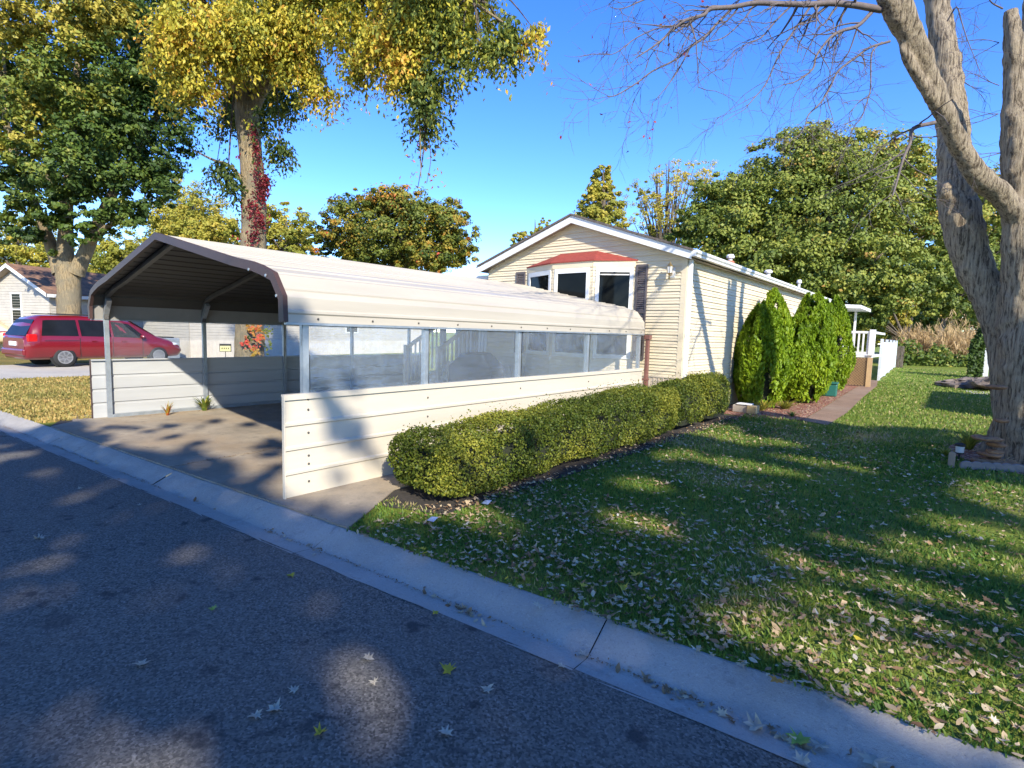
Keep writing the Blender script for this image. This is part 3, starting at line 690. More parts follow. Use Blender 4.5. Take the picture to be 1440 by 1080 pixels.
# ------------------------------------------------------------------ far deck, fence, right side things
dk = empty('wooden_deck', (1.6, 21.5, 0), 0, 'raised deck with white railing above tan lattice behind the bright green bushes', 'deck')
DX0, DX1, DY0, DY1, DZ = .63, 2.42, 20.6, 24.5, 1.05
MB().box(DX0, DX1, DY0, DY1, DZ, DZ+.07).build('deck_floor', MT['white'], dk)
mb = MB(); 
for k in np.arange(-1.0, 1.85, .095):
    for sgn in (1, -1):
        a = [DX0+k if sgn > 0 else DX0+k+1.0, .03]; pts = []
        x0, x1 = (DX0+k, DX0+k+1.0); z0, z1 = (.03, 1.03) if sgn > 0 else (1.03, .03)
        t0, t1 = max(0, (DX0-x0)/1.0), min(1, (DX1-.1-x0)/1.0)
        if t1 > t0: mb.bar((x0+t0, DY0-.01*sgn, z0+(z1-z0)*t0), (x0+t1, DY0-.01*sgn, z0+(z1-z0)*t1), .012, .035, (0, 1, 0))
mb.build('lattice', MT['tanwood'], dk)
MB().box(DX0, DX1-.1, DY0+.03, DY0+.05, .02, DZ-.01).build('lattice_backing', MT['wood'], dk)
MB().box(DX1-.1, DX1+.05, DY0-.05, DY0+.02, 0, DZ).build('corner_board', MT['tanwood'], dk)
MB().box(DX1-.11, DX1+.07, DY0-.06, DY0+.10, DZ+.07, DZ+1.0).build('railing_post', MT['white'], dk, bevel=.01)
MB().box(DX0, DX1-.11, DY0-.03, DY0+.03, DZ+.86, DZ+.94).build('railing_rail', MT['white'], dk); MB().box(DX0, DX1-.11, DY0-.03, DY0+.03, DZ+.12, DZ+.2).build('railing_rail', MT['white'], dk)
for k in range(12):
    x = DX0+.08+k*.14; MB().box(x, x+.055, DY0-.02, DY0+.02, DZ+.2, DZ+.86).build('baluster', MT['white'], dk)
MB().box(DX1-.03, DX1+.03, DY0+.1, DY1, DZ+.86, DZ+.94).build('railing_rail', MT['white'], dk)
ar = empty('deck_awning', (1.2, 22, 0), 0, 'flat white awning roof over the far deck on thin white posts', 'awning')
mb = MB(); mb.prism([(.62, 21.6, 3.06), (1.85, 21.6, 2.98), (1.85, 21.6, 2.86), (.62, 21.6, 2.90)], (0, 3.2, 0)); mb.build('awning_roof', MT['white'], ar)
for y in (21.7, 24.6): MB().box(1.3, 1.38, y, y+.08, DZ, 2.9).build('post', MT['white'], ar)
mb = MB(); mb.bar((.64, 21.7, 2.55), (1.3, 21.75, 2.88), .04, .04); mb.build('brace', MT['white'], ar)
fn = empty('yard_fence', (2.3, 25, 0), 0, 'white slatted yard fence running back along the sunny lawn', 'fence')
a = np.array([2.33, 24.9]); b = np.array([1.75, 41.0]); d = (b-a)/np.linalg.norm(b-a); L = np.linalg.norm(b-a)
mb = MB(); s = .1
while s < L:
    p = a+d*s; mb.bar((*p, .05), (*p, 1.62), .02, .10, (d[0], d[1], 0)); s += .125
mb.bar((*(a+d*.05), .3), (*b, .3), .03, .06); mb.bar((*(a+d*.05), 1.45), (*b, 1.45), .03, .06); mb.build('slats', MT['fence'], fn)
for s in (0, 4, 8, 12, 16):
    p = a+d*s; MB().box(p[0]-.05, p[0]+.05, p[1]-.05, p[1]+.05, 0, 1.75).build('post', MT['fence'], fn)
pl = empty('dark_gate_panel', (1.9, 41.4, 0), 0, 'dark brown wooden panel at the far end of the white fence', 'panel')
mb = MB(); 
for k in range(2): mb.box(1.80+k*.2, 1.98+k*.2, 41.3, 41.34, 0, 1.4)
mb.build('boards', MT['bark_dark'], pl); MB().box(1.8, 2.19, 41.345, 41.39, 1.1, 1.2).build('rail', MT['bark_dark'], pl)

cb = empty('stacked_blocks', (1.2, 9.95, 0), 0, 'tan and grey concrete blocks lying at the front of the mulch bed', 'blocks')
cb2 = MB().box(1.02, 1.32, 9.72, 9.95, .004, .16).build('block', MT['block2'], cb, bevel=.01); MB().box(1.335, 1.52, 9.66, 9.95, .004, .17).build('block', MT['block'], cb, bevel=.01)
MB().box(1.1, 1.4, 9.7, 9.94, .172, .20).build('cap_stone', MT['white'], cb, bevel=.01)
hb = empty('hose_box', (1.85, 15.6, 0), .1, 'dark green plastic box beside the bushes in the red mulch', 'box')
MB().box(-.28, .3, -.22, .22, .004, .36).build('box_body', MT['green'], hb, local=True, bevel=.03); MB().box(-.3, .32, -.24, .24, .362, .41).build('lid', MT['green'], hb, local=True, bevel=.015)
sh = empty('garden_shed', (10.2, 15.4, 0), 0, 'plain pale shed standing outside the right edge of the view', 'shed')
MB().box(7.75, 12.5, 12.3, 18.6, 0, 2.55).build('walls', MT['siding'], sh)
mb = MB(); mb.prism([(7.6, 12.2, 2.56), (12.65, 12.2, 2.56), (10.1, 12.2, 2.95)], (0, 6.5, 0)); mb.build('roof', MT['shingle'], sh)
wq = gnd(1384, 530); wp = empty('white_post', (wq[0], wq[1], 0), 0, 'short white post standing beyond the rock pile behind the big trunk', 'post')
MB().box(wq[0]-.13, wq[0]+.13, wq[1]-.1, wq[1]+.1, 0, 1.40).build('shaft', MT['white'], wp, bevel=.01); MB().box(wq[0]-.16, wq[0]+.16, wq[1]-.13, wq[1]+.13, 1.402, 1.48).build('cap', MT['white'], wp, bevel=.01)
rp = empty('rock_pile', (5.9, 23.8, 0), 0, 'low pile of flat grey rocks on the lawn left of the big trunk', 'rocks')
for k in range(30):
    x, y = 4.75+rng.random()*2.6, 22.6+rng.random()*2.6; hh = .10+.55*max(0, 1-abs(x-6.3)/1.7)*rng.random()
    MB().blob((x, y, hh*.7), (.34+.25*rng.random(), .3+.2*rng.random(), .08+.09*rng.random()), 8, .3).build('rock', MT['rock'], rp)

# ------------------------------------------------------------------ hedge and bushes
def hedge(name, label, x0, x1, y0, y1, h, n, cat='hedge', group=None, tint=.5, rnd=.20, seed=0, size=.028):
    cx, cy = (x0+x1)/2, (y0+y1)/2; root = empty(name, (cx, cy, 0), 0, label, cat, group)
    hx, hy, hz = (x1-x0)/2, (y1-y0)/2, h/2
    nn = int(n*1.7); area = np.array([hy*hz, hy*hz, hx*hz, hx*hz, hx*hy*1.15]); f = rng.choice(5, nn, p=area/area.sum())
    u = rng.uniform(-1, 1, (nn, 3)); u[f == 0, 0] = 1; u[f == 1, 0] = -1; u[f == 2, 1] = 1; u[f == 3, 1] = -1; u[f == 4, 2] = 1
    q = u*np.array([hx, hy, hz]); lim = np.array([hx, hy, hz])-rnd; inner = np.clip(q, -lim, lim); dd = q-inner; ln = np.linalg.norm(dd, axis=1, keepdims=True)
    nrm = unit(dd+1e-6*q); q = inner + nrm*np.minimum(ln, rnd)
    q[:, 2] = np.maximum(q[:, 2], -hz+.02)
    low = (q[:, 2] < -hz*.55); q[low, :2] *= 1-.10*((-hz*.55-q[low, 2:3])/(hz*.45))
    lump = vnoise((q+np.array([cx, cy, seed]))*2.6, 3+seed)*.6+vnoise((q+np.array([cx, cy, seed]))*7, 4+seed)*.4
    depth = rng.random(nn)**2*.14
    P = q + nrm*((lump-.55)*.17 - depth)[:, None] + rng.normal(0, .012, (nn, 3))
    P[:, 2] += np.where(rng.random(nn) < .035, rng.random(nn)**1.5*.15, 0)*(nrm[:, 2] > .4)
    keep = vnoise(P*9, 9+seed) > .26; P, nrm, depth = P[keep][:n], nrm[keep][:n], depth[keep][:n]
    P += np.array([cx, cy, hz]); P[:, 2] *= np.interp(P[:, 1], [.8, 5.2], [.77, 1.]); P[:, 2] = np.maximum(P[:, 2], .03)
    nor = unit(nrm*.6+rng.normal(size=P.shape)*.7+np.array([0, 0, .25])); t = tint + rng.normal(0, .2, len(P)) + .7*(vnoise(P*1.6, 12+seed)-.5)+.4*(vnoise(P*5, 14+seed)-.5)
    leaves('foliage', P, nor, size*rng.uniform(.7, 1.35, len(P)), LM['box'], root, t, .62)
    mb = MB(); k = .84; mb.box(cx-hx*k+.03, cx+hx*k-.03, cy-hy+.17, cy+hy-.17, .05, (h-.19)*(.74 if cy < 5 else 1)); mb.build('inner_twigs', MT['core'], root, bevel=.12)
    return root
hedge('boxwood_hedge', 'long clipped green boxwood hedge running beside the cream carport wall', .40, 1.28, .80, 6.25, .76, 76000, seed=1)
hedge('boxwood_bush', 'rounded boxwood bush at the end of the hedge, next to the long hedge', .50, 1.32, 6.15, 7.45, .84, 16000, 'bush', 'round boxwood bushes', .42, .36, 5, .034)
hedge('boxwood_bush', 'rounded boxwood bush nearest the house corner downspout', .62, 1.36, 7.35, 8.75, .90, 17000, 'bush', 'round boxwood bushes', .5, .38, 8, .034)
def arbor(name, label, x, y, w, h, n, seed, lean=0):
    root = empty(name, (x, y, 0), 0, label, 'bush', 'bright green arborvitae along the house wall')
    nn = n*2; t = rng.random(nn)**.8; a = rng.uniform(0, 2*math.pi, nn)
    prof = np.minimum(1, .62+1.3*t)*np.sqrt(np.maximum(.02, 1-np.clip((t-.26)/.76, 0, 1)**1.55))
    lob = .86+.24*vnoise(np.c_[np.cos(a)*2+seed*3, np.sin(a)*2, t*3.2], seed)
    r = w/2*prof*lob*(1-rng.random(nn)**2*.28); zz = t*h*(.90+.16*vnoise(np.c_[np.cos(a)*1.6+7, np.sin(a)*1.6+seed], seed+2)[:, None].ravel())
    P = np.c_[x+np.cos(a)*r+lean*t, y+np.sin(a)*r, .05+zz]
    k = vnoise(P*np.array([7, 7, 3.]), seed+5) > .36; P = P[k][:n]; a = a[k][:n]
    out = np.c_[np.cos(a), np.sin(a), np.full(len(a), .25)]; nor = unit(out*.55+rng.normal(size=P.shape)*.6)
    ax = unit(np.c_[np.cos(a)*.3, np.sin(a)*.3, np.ones(len(a))]+rng.normal(0, .3, P.shape))
    ti = .5+rng.normal(0, .18, len(P))+.7*(vnoise(P*2.2, seed+9)-.5)
    leaves('foliage', P, nor, .105*rng.uniform(.6, 1.4, len(P)), LM['arb'], root, ti, .42, ax)
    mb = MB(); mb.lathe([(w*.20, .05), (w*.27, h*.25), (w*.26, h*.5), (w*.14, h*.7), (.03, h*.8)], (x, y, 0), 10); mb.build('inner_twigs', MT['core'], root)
arbor('arborvitae', 'large rounded arborvitae nearest the front corner of the house', 1.18, 11.15, 1.25, 2.35, 15000, 1)
arbor('arborvitae', 'tall arborvitae with a pointed top pressed against the house wall, second from the corner', 1.0, 12.55, 1.3, 2.75, 13000, 2)
arbor('arborvitae', 'low broad arborvitae bulging toward the path in front of its taller neighbours', 1.62, 13.15, 1.55, 2.15, 15000, 3)
arbor('arborvitae', 'slender pointed arborvitae above the green plastic box', 1.45, 15.2, 1.5, 2.85, 14000, 4)
arbor('arborvitae', 'farthest arborvitae beside the white deck railing', 1.45, 17.6, 1.7, 2.9, 14000, 5)

# ------------------------------------------------------------------ bare maple on the right
bm = empty('bare_maple', gnd(1448, 645), 0, 'thick leafless maple with several grey trunks at the right edge of the lawn', 'tree')
def pth(L, n=6):
    q = spline([np.r_[at(x, y, Z), r*Z/FPX*FPX/math.hypot(FPX, x-720)] for x, y, r, Z in L], n); return [p[:3] for p in q], [max(.004, p[3]) for p in q]
mb = MB()
for L in ([(1424, 665, 26, 7.75), (1418, 640, 22, 7.75), (1413, 560, 20, 7.8), (1408, 480, 24, 7.85), (1394, 425, 27, 7.9), (1371, 375, 29, 8.), (1355, 325, 30, 8.05), (1347, 285, 30, 8.1), (1342, 230, 26, 8.15), (1340, 180, 24, 8.2), (1333, 100, 21, 8.3), (1320, 20, 18, 8.4), (1308, -90, 17, 8.5), (1290, -260, 10, 8.7)],
          [(1470, 680, 76, 7.5), (1464, 648, 62, 7.5), (1456, 590, 53, 7.5), (1450, 500, 49, 7.5), (1446, 440, 45, 7.5), (1440, 385, 35, 7.45), (1436, 330, 29, 7.4), (1433, 265, 26, 7.4), (1430, 200, 25, 7.35), (1428, 120, 19, 7.35), (1425, 60, 16, 7.3), (1421, 14, 11, 7.3)],
          [(1444, 335, 16, 7.4), (1412, 280, 19, 7.3), (1374, 245, 18, 7.2), (1350, 205, 16, 7.1), (1330, 163, 16, 7.0), (1310, 113, 15, 6.9), (1295, 68, 14, 6.8), (1281, 30, 13, 6.7), (1264, -20, 14, 6.6), (1245, -120, 10, 6.5)],
          [(1302, 100, 13, 6.9), (1280, 58, 16, 6.8), (1258, 18, 15, 6.7), (1238, -20, 12, 6.6), (1215, -90, 9, 6.5)],
          [(1316, 150, 10, 6.95), (1297, 118, 9.5, 6.85), (1276, 82, 8, 6.8), (1267, 62, 6, 6.8)],
          [(1444, 330, 24, 7.6), (1458, 240, 22, 7.7), (1448, 120, 18, 7.8), (1449, 30, 15, 7.8), (1470, -120, 10, 7.9)]):
    p, r = pth(L); mb.tube(p, r, 18, wob=.05)
mb.blob(at(1330, 270, 8.05), (.10, .10, .15), 12, .1)
for a in np.linspace(.3, 5.8, 7):
    c = gnd(1455, 645); mb.tube(spline([c+np.array([.32*math.cos(a), .32*math.sin(a), .5]), c+np.array([.50*math.cos(a), .50*math.sin(a), .08]), c+np.array([.75*math.cos(a), .75*math.sin(a), -.08])], 4), np.linspace(.18, .05, 9), 8)
tk = mb.build('trunk', MT['bark'], bm, smooth=True)
md = tk.modifiers.new('r', 'REMESH'); md.mode = 'VOXEL'; md.voxel_size = .024; md.use_smooth_shade = True
md = tk.modifiers.new('s', 'SMOOTH'); md.iterations = 3; md.factor = .5
tx = bpy.data.textures.new('bark_ridges', 'CLOUDS'); tx.noise_scale = .22; tx.noise_depth = 3
md = tk.modifiers.new('d', 'DISPLACE'); md.texture = tx; md.strength = .06; md.mid_level = .5
tw = MB(); leafP = []
def twig(p0, d, L, r, depth, Zs=0):
    n = 5; P = [np.array(p0)]; d = np.array(d); d = d/np.linalg.norm(d)
    for i in range(n):
        d = d + rng.normal(0, .16, 3) + np.array([0, 0, -.035]); d /= np.linalg.norm(d); P.append(P[-1]+d*L/n)
    tw.tube(P, np.linspace(r, r*.35, n+1), 4, cap=False)
    if depth > 0:
        for i in range(1, n+1):
            if rng.random() < .46:
                a = unit(rng.normal(size=(1, 3)))[0]; dd = d*.75 + a*.62; twig(P[i], dd, L*rng.uniform(.4, .7), max(.0022, r*.5), depth-1)
    else: leafP.append(P[-1])
    return P
def zs(pts): return [(840+x/3.6, y/3.6) for x, y in pts]
BR = [([(1440, 50), (1300, 25), (1180, 15), (1080, 22), (950, 20), (800, 15), (690, 35), (570, 45), (540, 75), (440, 105), (380, 150), (330, 200), (270, 245), (200, 290)], 11, 2.0),
 ([(690, 35), (600, 125), (540, 190), (470, 240), (400, 300), (280, 360), (200, 420), (100, 480), (50, 490)], 4, 1.3),
 ([(470, 240), (440, 300), (400, 370), (350, 440), (300, 500)], 2.6, 1),
 ([(790, 30), (740, 100), (640, 190), (540, 215)], 3, 1), ([(980, 30), (900, 110), (830, 190), (760, 220), (690, 280)], 3.2, 1.),
 ([(1080, 30), (1040, 90), (980, 180), (930, 260), (900, 320), (850, 430), (790, 500), (750, 550)], 4.2, 1.2),
 ([(1390, 60), (1320, 130), (1240, 155), (1180, 190), (1110, 280), (1090, 350), (1010, 410), (940, 430)], 7, 1.3),
 ([(1480, 210), (1380, 240), (1310, 290), (1220, 360), (1180, 440), (1130, 520), (1070, 580), (1050, 640), (1020, 690)], 4.5, 1.4),
 ([(1440, 215), (1400, 250), (1385, 300), (1380, 470), (1330, 510), (1280, 570)], 3.4, 1), ([(1380, 470), (1340, 590), (1300, 640)], 2.4, 1),
 ([(540, 75), (430, 130), (320, 140), (200, 190), (90, 270), (10, 275)], 2.4, 1), ([(330, -40), (210, 10), (140, 40), (100, 45)], 2.6, 1),
 ([(1710, 620), (1600, 650), (1585, 720), (1550, 800), (1510, 940), (1495, 990)], 8, 2.5), ([(1500, 890), (1440, 900), (1380, 850)], 2, 1)]
BR.append(([(3.6*(x-840), 3.6*y) for x, y in ((1332, 30), (1345, 10), (1352, 30), (1360, 55), (1372, 85))], 3, 1))
BR.append(([(3.6*(x-840), 3.6*y) for x, y in ((1410, 12), (1395, 4), (1385, -8), (1360, -20))], 3, 1))
for pts, r0, r1 in BR:
    q = zs(pts); n = len(q); Zb = 6.7 if q[0][0] < 1300 else 7.4; L = [(x, y, r0+(r1-r0)*i/(n-1), Zb-.12*i) for i, (x, y) in enumerate(q)]
    p, r = pth(L, 4); tw.tube(p, [max(.003, a*.5) for a in r], 6, cap=False)
    for i in range(3, len(p)-1):
        for _ in range(1):
            if rng.random() < .62:
                dd = p[i]-p[i-1]; dd = dd/np.linalg.norm(dd); twig(p[i], dd*.6+unit(rng.normal(size=(1, 3)))[0]*.7+np.array([0, 0, -.15]), rng.uniform(.25, .75), max(.0035, r[i]*.25), 2)
    twig(p[-1], p[-1]-p[-2], .5, .004, 2)
for px, py, Z in ((1344, 110, 8.3), (1346, 150, 8.2), (1352, 200, 8.1), (1405, 120, 7.4), (1404, 160, 7.4), (1405, 60, 7.4), (1408, 215, 7.4), (1403, 240, 7.4), (1330, 60, 8.4)):
    s = 1 if px < 1380 else -1
    for _ in range(2): twig(at(px, py, Z), _Rc*s+unit(rng.normal(size=(1, 3)))[0]*.6, .6, .006, 2)
tw.build('branches', MT['twig'], bm, smooth=True)
lp = np.array([p for p in leafP if p[0] < at(960, 100, 6)[0]]); lp = lp[rng.random(len(lp)) < .10]
leaves('last_leaves', lp, unit(rng.normal(size=lp.shape)), .05, LM['vine'], bm, np.full(len(lp), .7)+rng.normal(0, .2, len(lp)))
for px, py, w in [(1400, 545, .14), (1404, 592, .10), (1388, 617, .16), (1398, 626, .13), (1395, 640, .16), (1400, 648, .17), (1412, 652, .2), (1388, 648, .14), (1402, 660, .18), (1378, 655, .12), (1394, 636, .12)]:
    c = at(px+random.uniform(-4, 4), py, 7.25); c[2] = max(c[2], .05); w *= random.uniform(.7, 1.1); mb = MB(); b_ = []
    n = 14
    for (r, z) in ((.2, .035), (.8, .03), (1, .012), (.85, -.012), (.2, -.03)):
        for k in range(n):
            a = 2*math.pi*k/n; j = 1+.15*math.sin(3*a+py); mb.v.append((c[0]+w*r*j*math.cos(a), c[1]+w*r*j*math.sin(a), c[2]+z))
    for i in range(4):
        for k in range(n): mb.f.append((i*n+k, i*n+(k+1) % n, (i+1)*n+(k+1) % n, (i+1)*n+k))
    mb.f.append(tuple(range(n))); mb.f.append(tuple(range(5*n-1, 4*n-1, -1))); mb.build('bracket_fungus', MT['fungus'], bm, smooth=True)
# bed round the tree
for k in range(7):
    p = gnd(1360+k*14.2, 660+k*.9); mb = MB()
    pts = [(-.074, 0)] + [(.074*-math.cos(a), .045+.06*math.sin(a)) for a in np.linspace(0, math.pi, 9)] + [(.074, 0)]
    mb.prism([(p[0]+x*.98, p[1]+.18*x, z) for x, z in pts], (-.01, .05, 0))
    tag(mb.build('edging_stone', MT['edging'], bevel=.006), 'grey scalloped edging stone along the front of the maple bed', 'edging', 'scalloped edging stones')
sl = empty('solar_light', gnd(1348, 648), 0, 'small black and white solar path light at the maple bed corner', 'garden light'); c = gnd(1348, 648)
MB().lathe([(.012, 0), (.012, .09), (.05, .10), (.05, .12)], c, 12).build('stake', MT['rubber'], sl); MB().lathe([(.048, .121), (.052, .205)], c, 12).build('lens', MT['lamp_clear'], sl); MB().lathe([(.06, .206), (.06, .235), (.03, .25)], c, 12).build('cap', MT['rubber'], sl)
c = gnd(1337, 657); pg = empty('wooden_peg', c, 0, 'short weathered wooden peg left of the solar light', 'peg')
MB().prism([(c[0]-.035, c[1]-.03, 0), (c[0]+.035, c[1]-.03, 0), (c[0]+.04, c[1]-.03, .19), (c[0]-.01, c[1]-.03, .21), (c[0]-.035, c[1]-.03, .18)], (0, .06, 0)).build('stake', MT['wood'], pg)
def clump(name, label, c, n, h, spread, m, cat='plant', w=.02, droop=.5, group=None, tint=(.4, .25)):
    c = np.array(c, float); root = empty(name, c, 0, label, cat, group); V = []; F = []; ti = []
    for i in range(n):
        a = rng.uniform(0, 6.28); l = h*rng.uniform(.6, 1.15); s = spread*rng.uniform(.2, 1); d = np.array([math.cos(a), math.sin(a), 0]); q = np.array([-d[1], d[0], 0])*w*rng.uniform(.6, 1.2)
        b0 = c+d*s*.15*rng.random()+np.array([0, 0, -.01]); b = len(V); K = 4
        for k in range(K+1):
            t = k/K; p = b0+d*s*t**1.5+np.array([0, 0, l*(t-droop*t*t*.6)]); V += [p-q*(1-t*.85), p+q*(1-t*.85)]
        for k in range(K): F.append((b+2*k, b+2*k+1, b+2*k+3, b+2*k+2)); ti.append(rng.normal(*tint))
    np_obj('leaves', V, F, m, root, ti); return root
clump('ornamental_grass', 'yellow green ornamental grass clump in front of the big trunk', gnd(1362, 632), 130, .42, .4, LM['olive'], w=.012, tint=(.35, .2))
clump('small_plant', 'small spiky leaf tuft at the left edge of the maple bed', gnd(1330, 640), 30, .16, .2, LM['olive'], w=.02, tint=(.3, .2))
clump('small_plant', 'brown drooping leafy plant at the foot of the big trunk', gnd(1408, 655), 40, .18, .3, LM['reed'], w=.025, tint=(.4, .2))

# ------------------------------------------------------------------ yellow maple with vine (left centre)
Zm = 15.0
ym_b = at(350, 540, Zm); ym_b[2] = 0
ym = empty('yellow_maple', ym_b, 0, 'tall yellow leaved maple whose red vine covered trunk rises behind the carport', 'tree')
mb = MB()
for L in ([(351, 552, 27, Zm), (351, 520, 23, Zm), (351, 470, 21, Zm), (354, 400, 19, Zm), (357, 320, 18.5, Zm), (356, 260, 17.5, Zm), (351, 200, 17, Zm), (346, 150, 18, Zm)],
          [(347, 160, 14, Zm), (336, 120, 12, Zm-.2), (318, 90, 11, Zm-.5), (300, 50, 9, Zm-.8), (270, -30, 6, Zm-1.2), (230, -140, 3, Zm-1.5)],
          [(350, 160, 13, Zm), (366, 130, 10, Zm-.1), (385, 105, 9, Zm-.2), (410, 60, 8, Zm-.4), (440, 0, 7, Zm-.8), (480, -60, 5, Zm-1.2), (540, -140, 3, Zm-1.6)],
          [(352, 150, 10, Zm), (345, 80, 8, Zm+.2), (350, 0, 6, Zm+.4), (350, -150, 3, Zm+.4)],
          [(440, 0, 5, Zm-.8), (510, 0, 4.5, Zm-1.5), (560, 20, 3.5, Zm-2), (585, 90, 2.2, Zm-2.2), (590, 170, 1.4, Zm-2.3), (592, 250, .6, Zm-2.3)],
          [(480, -60, 4, Zm-1.2), (580, -50, 3.5, Zm-2), (660, 0, 2.4, Zm-2.4), (720, 40, 1.2, Zm-2.6)],
          [(318, 90, 6, Zm-.5), (260, 70, 4, Zm-1.5), (200, 40, 2.5, Zm-2.2)], [(352, 270, 5, Zm), (325, 235, 3, Zm-.3), (300, 225, 2, Zm-.4), (270, 210, 1, Zm-.5)]):
    p, r = pth(L, 5); mb.tube(p, r, 12, cap=False, wob=.05)
mb.blob(at(371, 255, Zm), (.16, .16, .2), 10, .12)
mb.build('trunk', MT['bark_tan'], ym, smooth=True)
bl_ = [pblob(*a) for a in [
 (260, 40, Zm-2, 40, 35, .75), (300, 55, Zm-1.5, 55, 50, .72), (270, 120, Zm-1.6, 30, 28, .70), (350, 45, Zm-1.5, 45, 40, .62), (400, 40, Zm-1.2, 40, 45, .68), (420, 95, Zm-1, 28, 35, .6), (440, 30, Zm-1.2, 40, 40, .7),
 (455, 125, Zm-1, 18, 18, .75), (310, -30, Zm-1, 90, 45, .6), (450, -40, Zm-1.5, 90, 40, .55), (500, 30, Zm-1.8, 45, 40, .66), (510, 85, Zm-1.8, 22, 28, .55), (545, 60, Zm-2, 42, 35, .78), (570, 95, Zm-2.2, 28, 28, .82), (580, 40, Zm-2.2, 40, 40, .5),
 (630, 40, Zm-2.4, 40, 40, .42), (640, 90, Zm-2.4, 25, 32, .32), (670, 20, Zm-2.5, 40, 35, .45), (690, 65, Zm-2.6, 25, 30, .36), (718, 55, Zm-2.6, 14, 30, .3), (600, -40, Zm-2.4, 120, 45, .5), (598, 120, Zm-2.3, 26, 34, .22), (602, 165, Zm-2.3, 16, 26, .16), (575, 20, Zm-1, 50, 40, .2),
 (755, 50, Zm-2.7, 12, 16, .85), (762, 68, Zm-2.7, 5, 6, .9), (385, 170, Zm-.5, 22, 30, .2), (395, 210, Zm-.3, 12, 14, .1), (330, 160, Zm+1, 40, 35, .15), (315, 240, Zm-.3, 16, 14, .08), (328, 262, Zm-.4, 9, 12, .06), (380, 120, Zm+1.2, 50, 40, .25), (235, 75, Zm-2.2, 20, 22, .7)]]
P, nor, ti, ax, cc = strands(bl_, 6200, 19, .55)
leaves('crown', P, nor, .122*rng.uniform(.5, 1.35, len(P)), LM['yellow'], ym, ti, .5, ax)
mb = MB(); src = [at(336, 120, Zm-.2), at(310, 70, Zm-.6), at(385, 105, Zm-.2), at(410, 60, Zm-.4), at(440, 0, Zm-.8), at(510, 0, Zm-1.5), at(560, 20, Zm-2), at(580, -50, Zm-2), at(660, 0, Zm-2.4), at(260, 70, Zm-1.5), at(590, 100, Zm-2.2)]
for q in cc[rng.choice(len(cc), 150, replace=False)]:
    a = min(src, key=lambda z: np.linalg.norm(z-q)); md_ = (a+q)/2+np.array([0, 0, .25*np.linalg.norm(a-q)]); p_ = spline([a, md_, q], 4); mb.tube(p_, np.linspace(.035, .008, len(p_)), 5, cap=False)
mb.tube(spline([at(590, 130, Zm-2.3), at(598, 180, Zm-2.3), at(594, 225, Zm-2.3), at(588, 262, Zm-2.3)], 4), np.linspace(.03, .008, 13), 5); mb.tube(spline([at(598, 180, Zm-2.3), at(606, 220, Zm-2.3), at(600, 258, Zm-2.3)], 4), np.linspace(.015, .006, 9), 5)
mb.build('branches', MT['bark_dark'], ym, smooth=True)
# hanging thin twigs with few leaves
hv = []
for k in range(70):
    t = rng.random(); p = at(592+rng.normal(0, 14)*(.3+t), 170+95*t, Zm-2.3); hv.append(p)
hv = np.array(hv); leaves('hanging_leaves', hv, unit(rng.normal(size=hv.shape)), .11, LM['mixed'], ym, .85+rng.normal(0, .1, len(hv)), .4)
vn = empty('red_vine', ym_b+np.array([.3, -.4, 0]), 0, 'dark red creeper leaves climbing the trunk of the yellow maple', 'vine')
V = []; 
for (px, py, sx, sy, n) in [(372, 260, 9, 12, 260), (362, 235, 6, 20, 120), (352, 290, 14, 12, 120), (365, 310, 10, 14, 220), (347, 300, 8, 12, 120), (352, 335, 14, 10, 190), (358, 190, 6, 14, 120), (360, 210, 5, 8, 60), (337, 220, 4, 5, 16), (368, 275, 10, 8, 140)]:
    q = np.c_[rng.normal(px, sx*.6, n), rng.normal(py, sy*.6, n)]
    for x, y in q: V.append(at(x, y, Zm-.42+.25*abs(x-357)/20+rng.normal(0, .03)))
V = np.array(V); leaves('vine_leaves', V, unit(-_Fp+rng.normal(size=V.shape)*.7), .075*rng.uniform(.6, 1.4, len(V)), LM['vine'], vn, .35+rng.normal(0, .25, len(V)))
V = []; t_ = []
for (px, py, n, tt) in [(352, 462, 26, .9), (362, 463, 20, .95), (348, 472, 8, .1), (364, 477, 22, 1.), (370, 474, 12, .9), (346, 482, 16, 1.), (358, 487, 12, 1.), (357, 497, 22, .8), (376, 465, 14, .3), (377, 490, 12, .2)]:
    for _ in range(n): V.append(at(px+rng.normal(0, 3.2), py+rng.normal(0, 4), Zm-.5)); t_.append(tt)
V = np.array(V); leaves('vine_leaves', V, unit(-_Fp+rng.normal(size=V.shape)*.6), .11*rng.uniform(.6, 1.4, len(V)), LM['mixed'], vn, np.array(t_)+rng.normal(0, .05, len(V)))

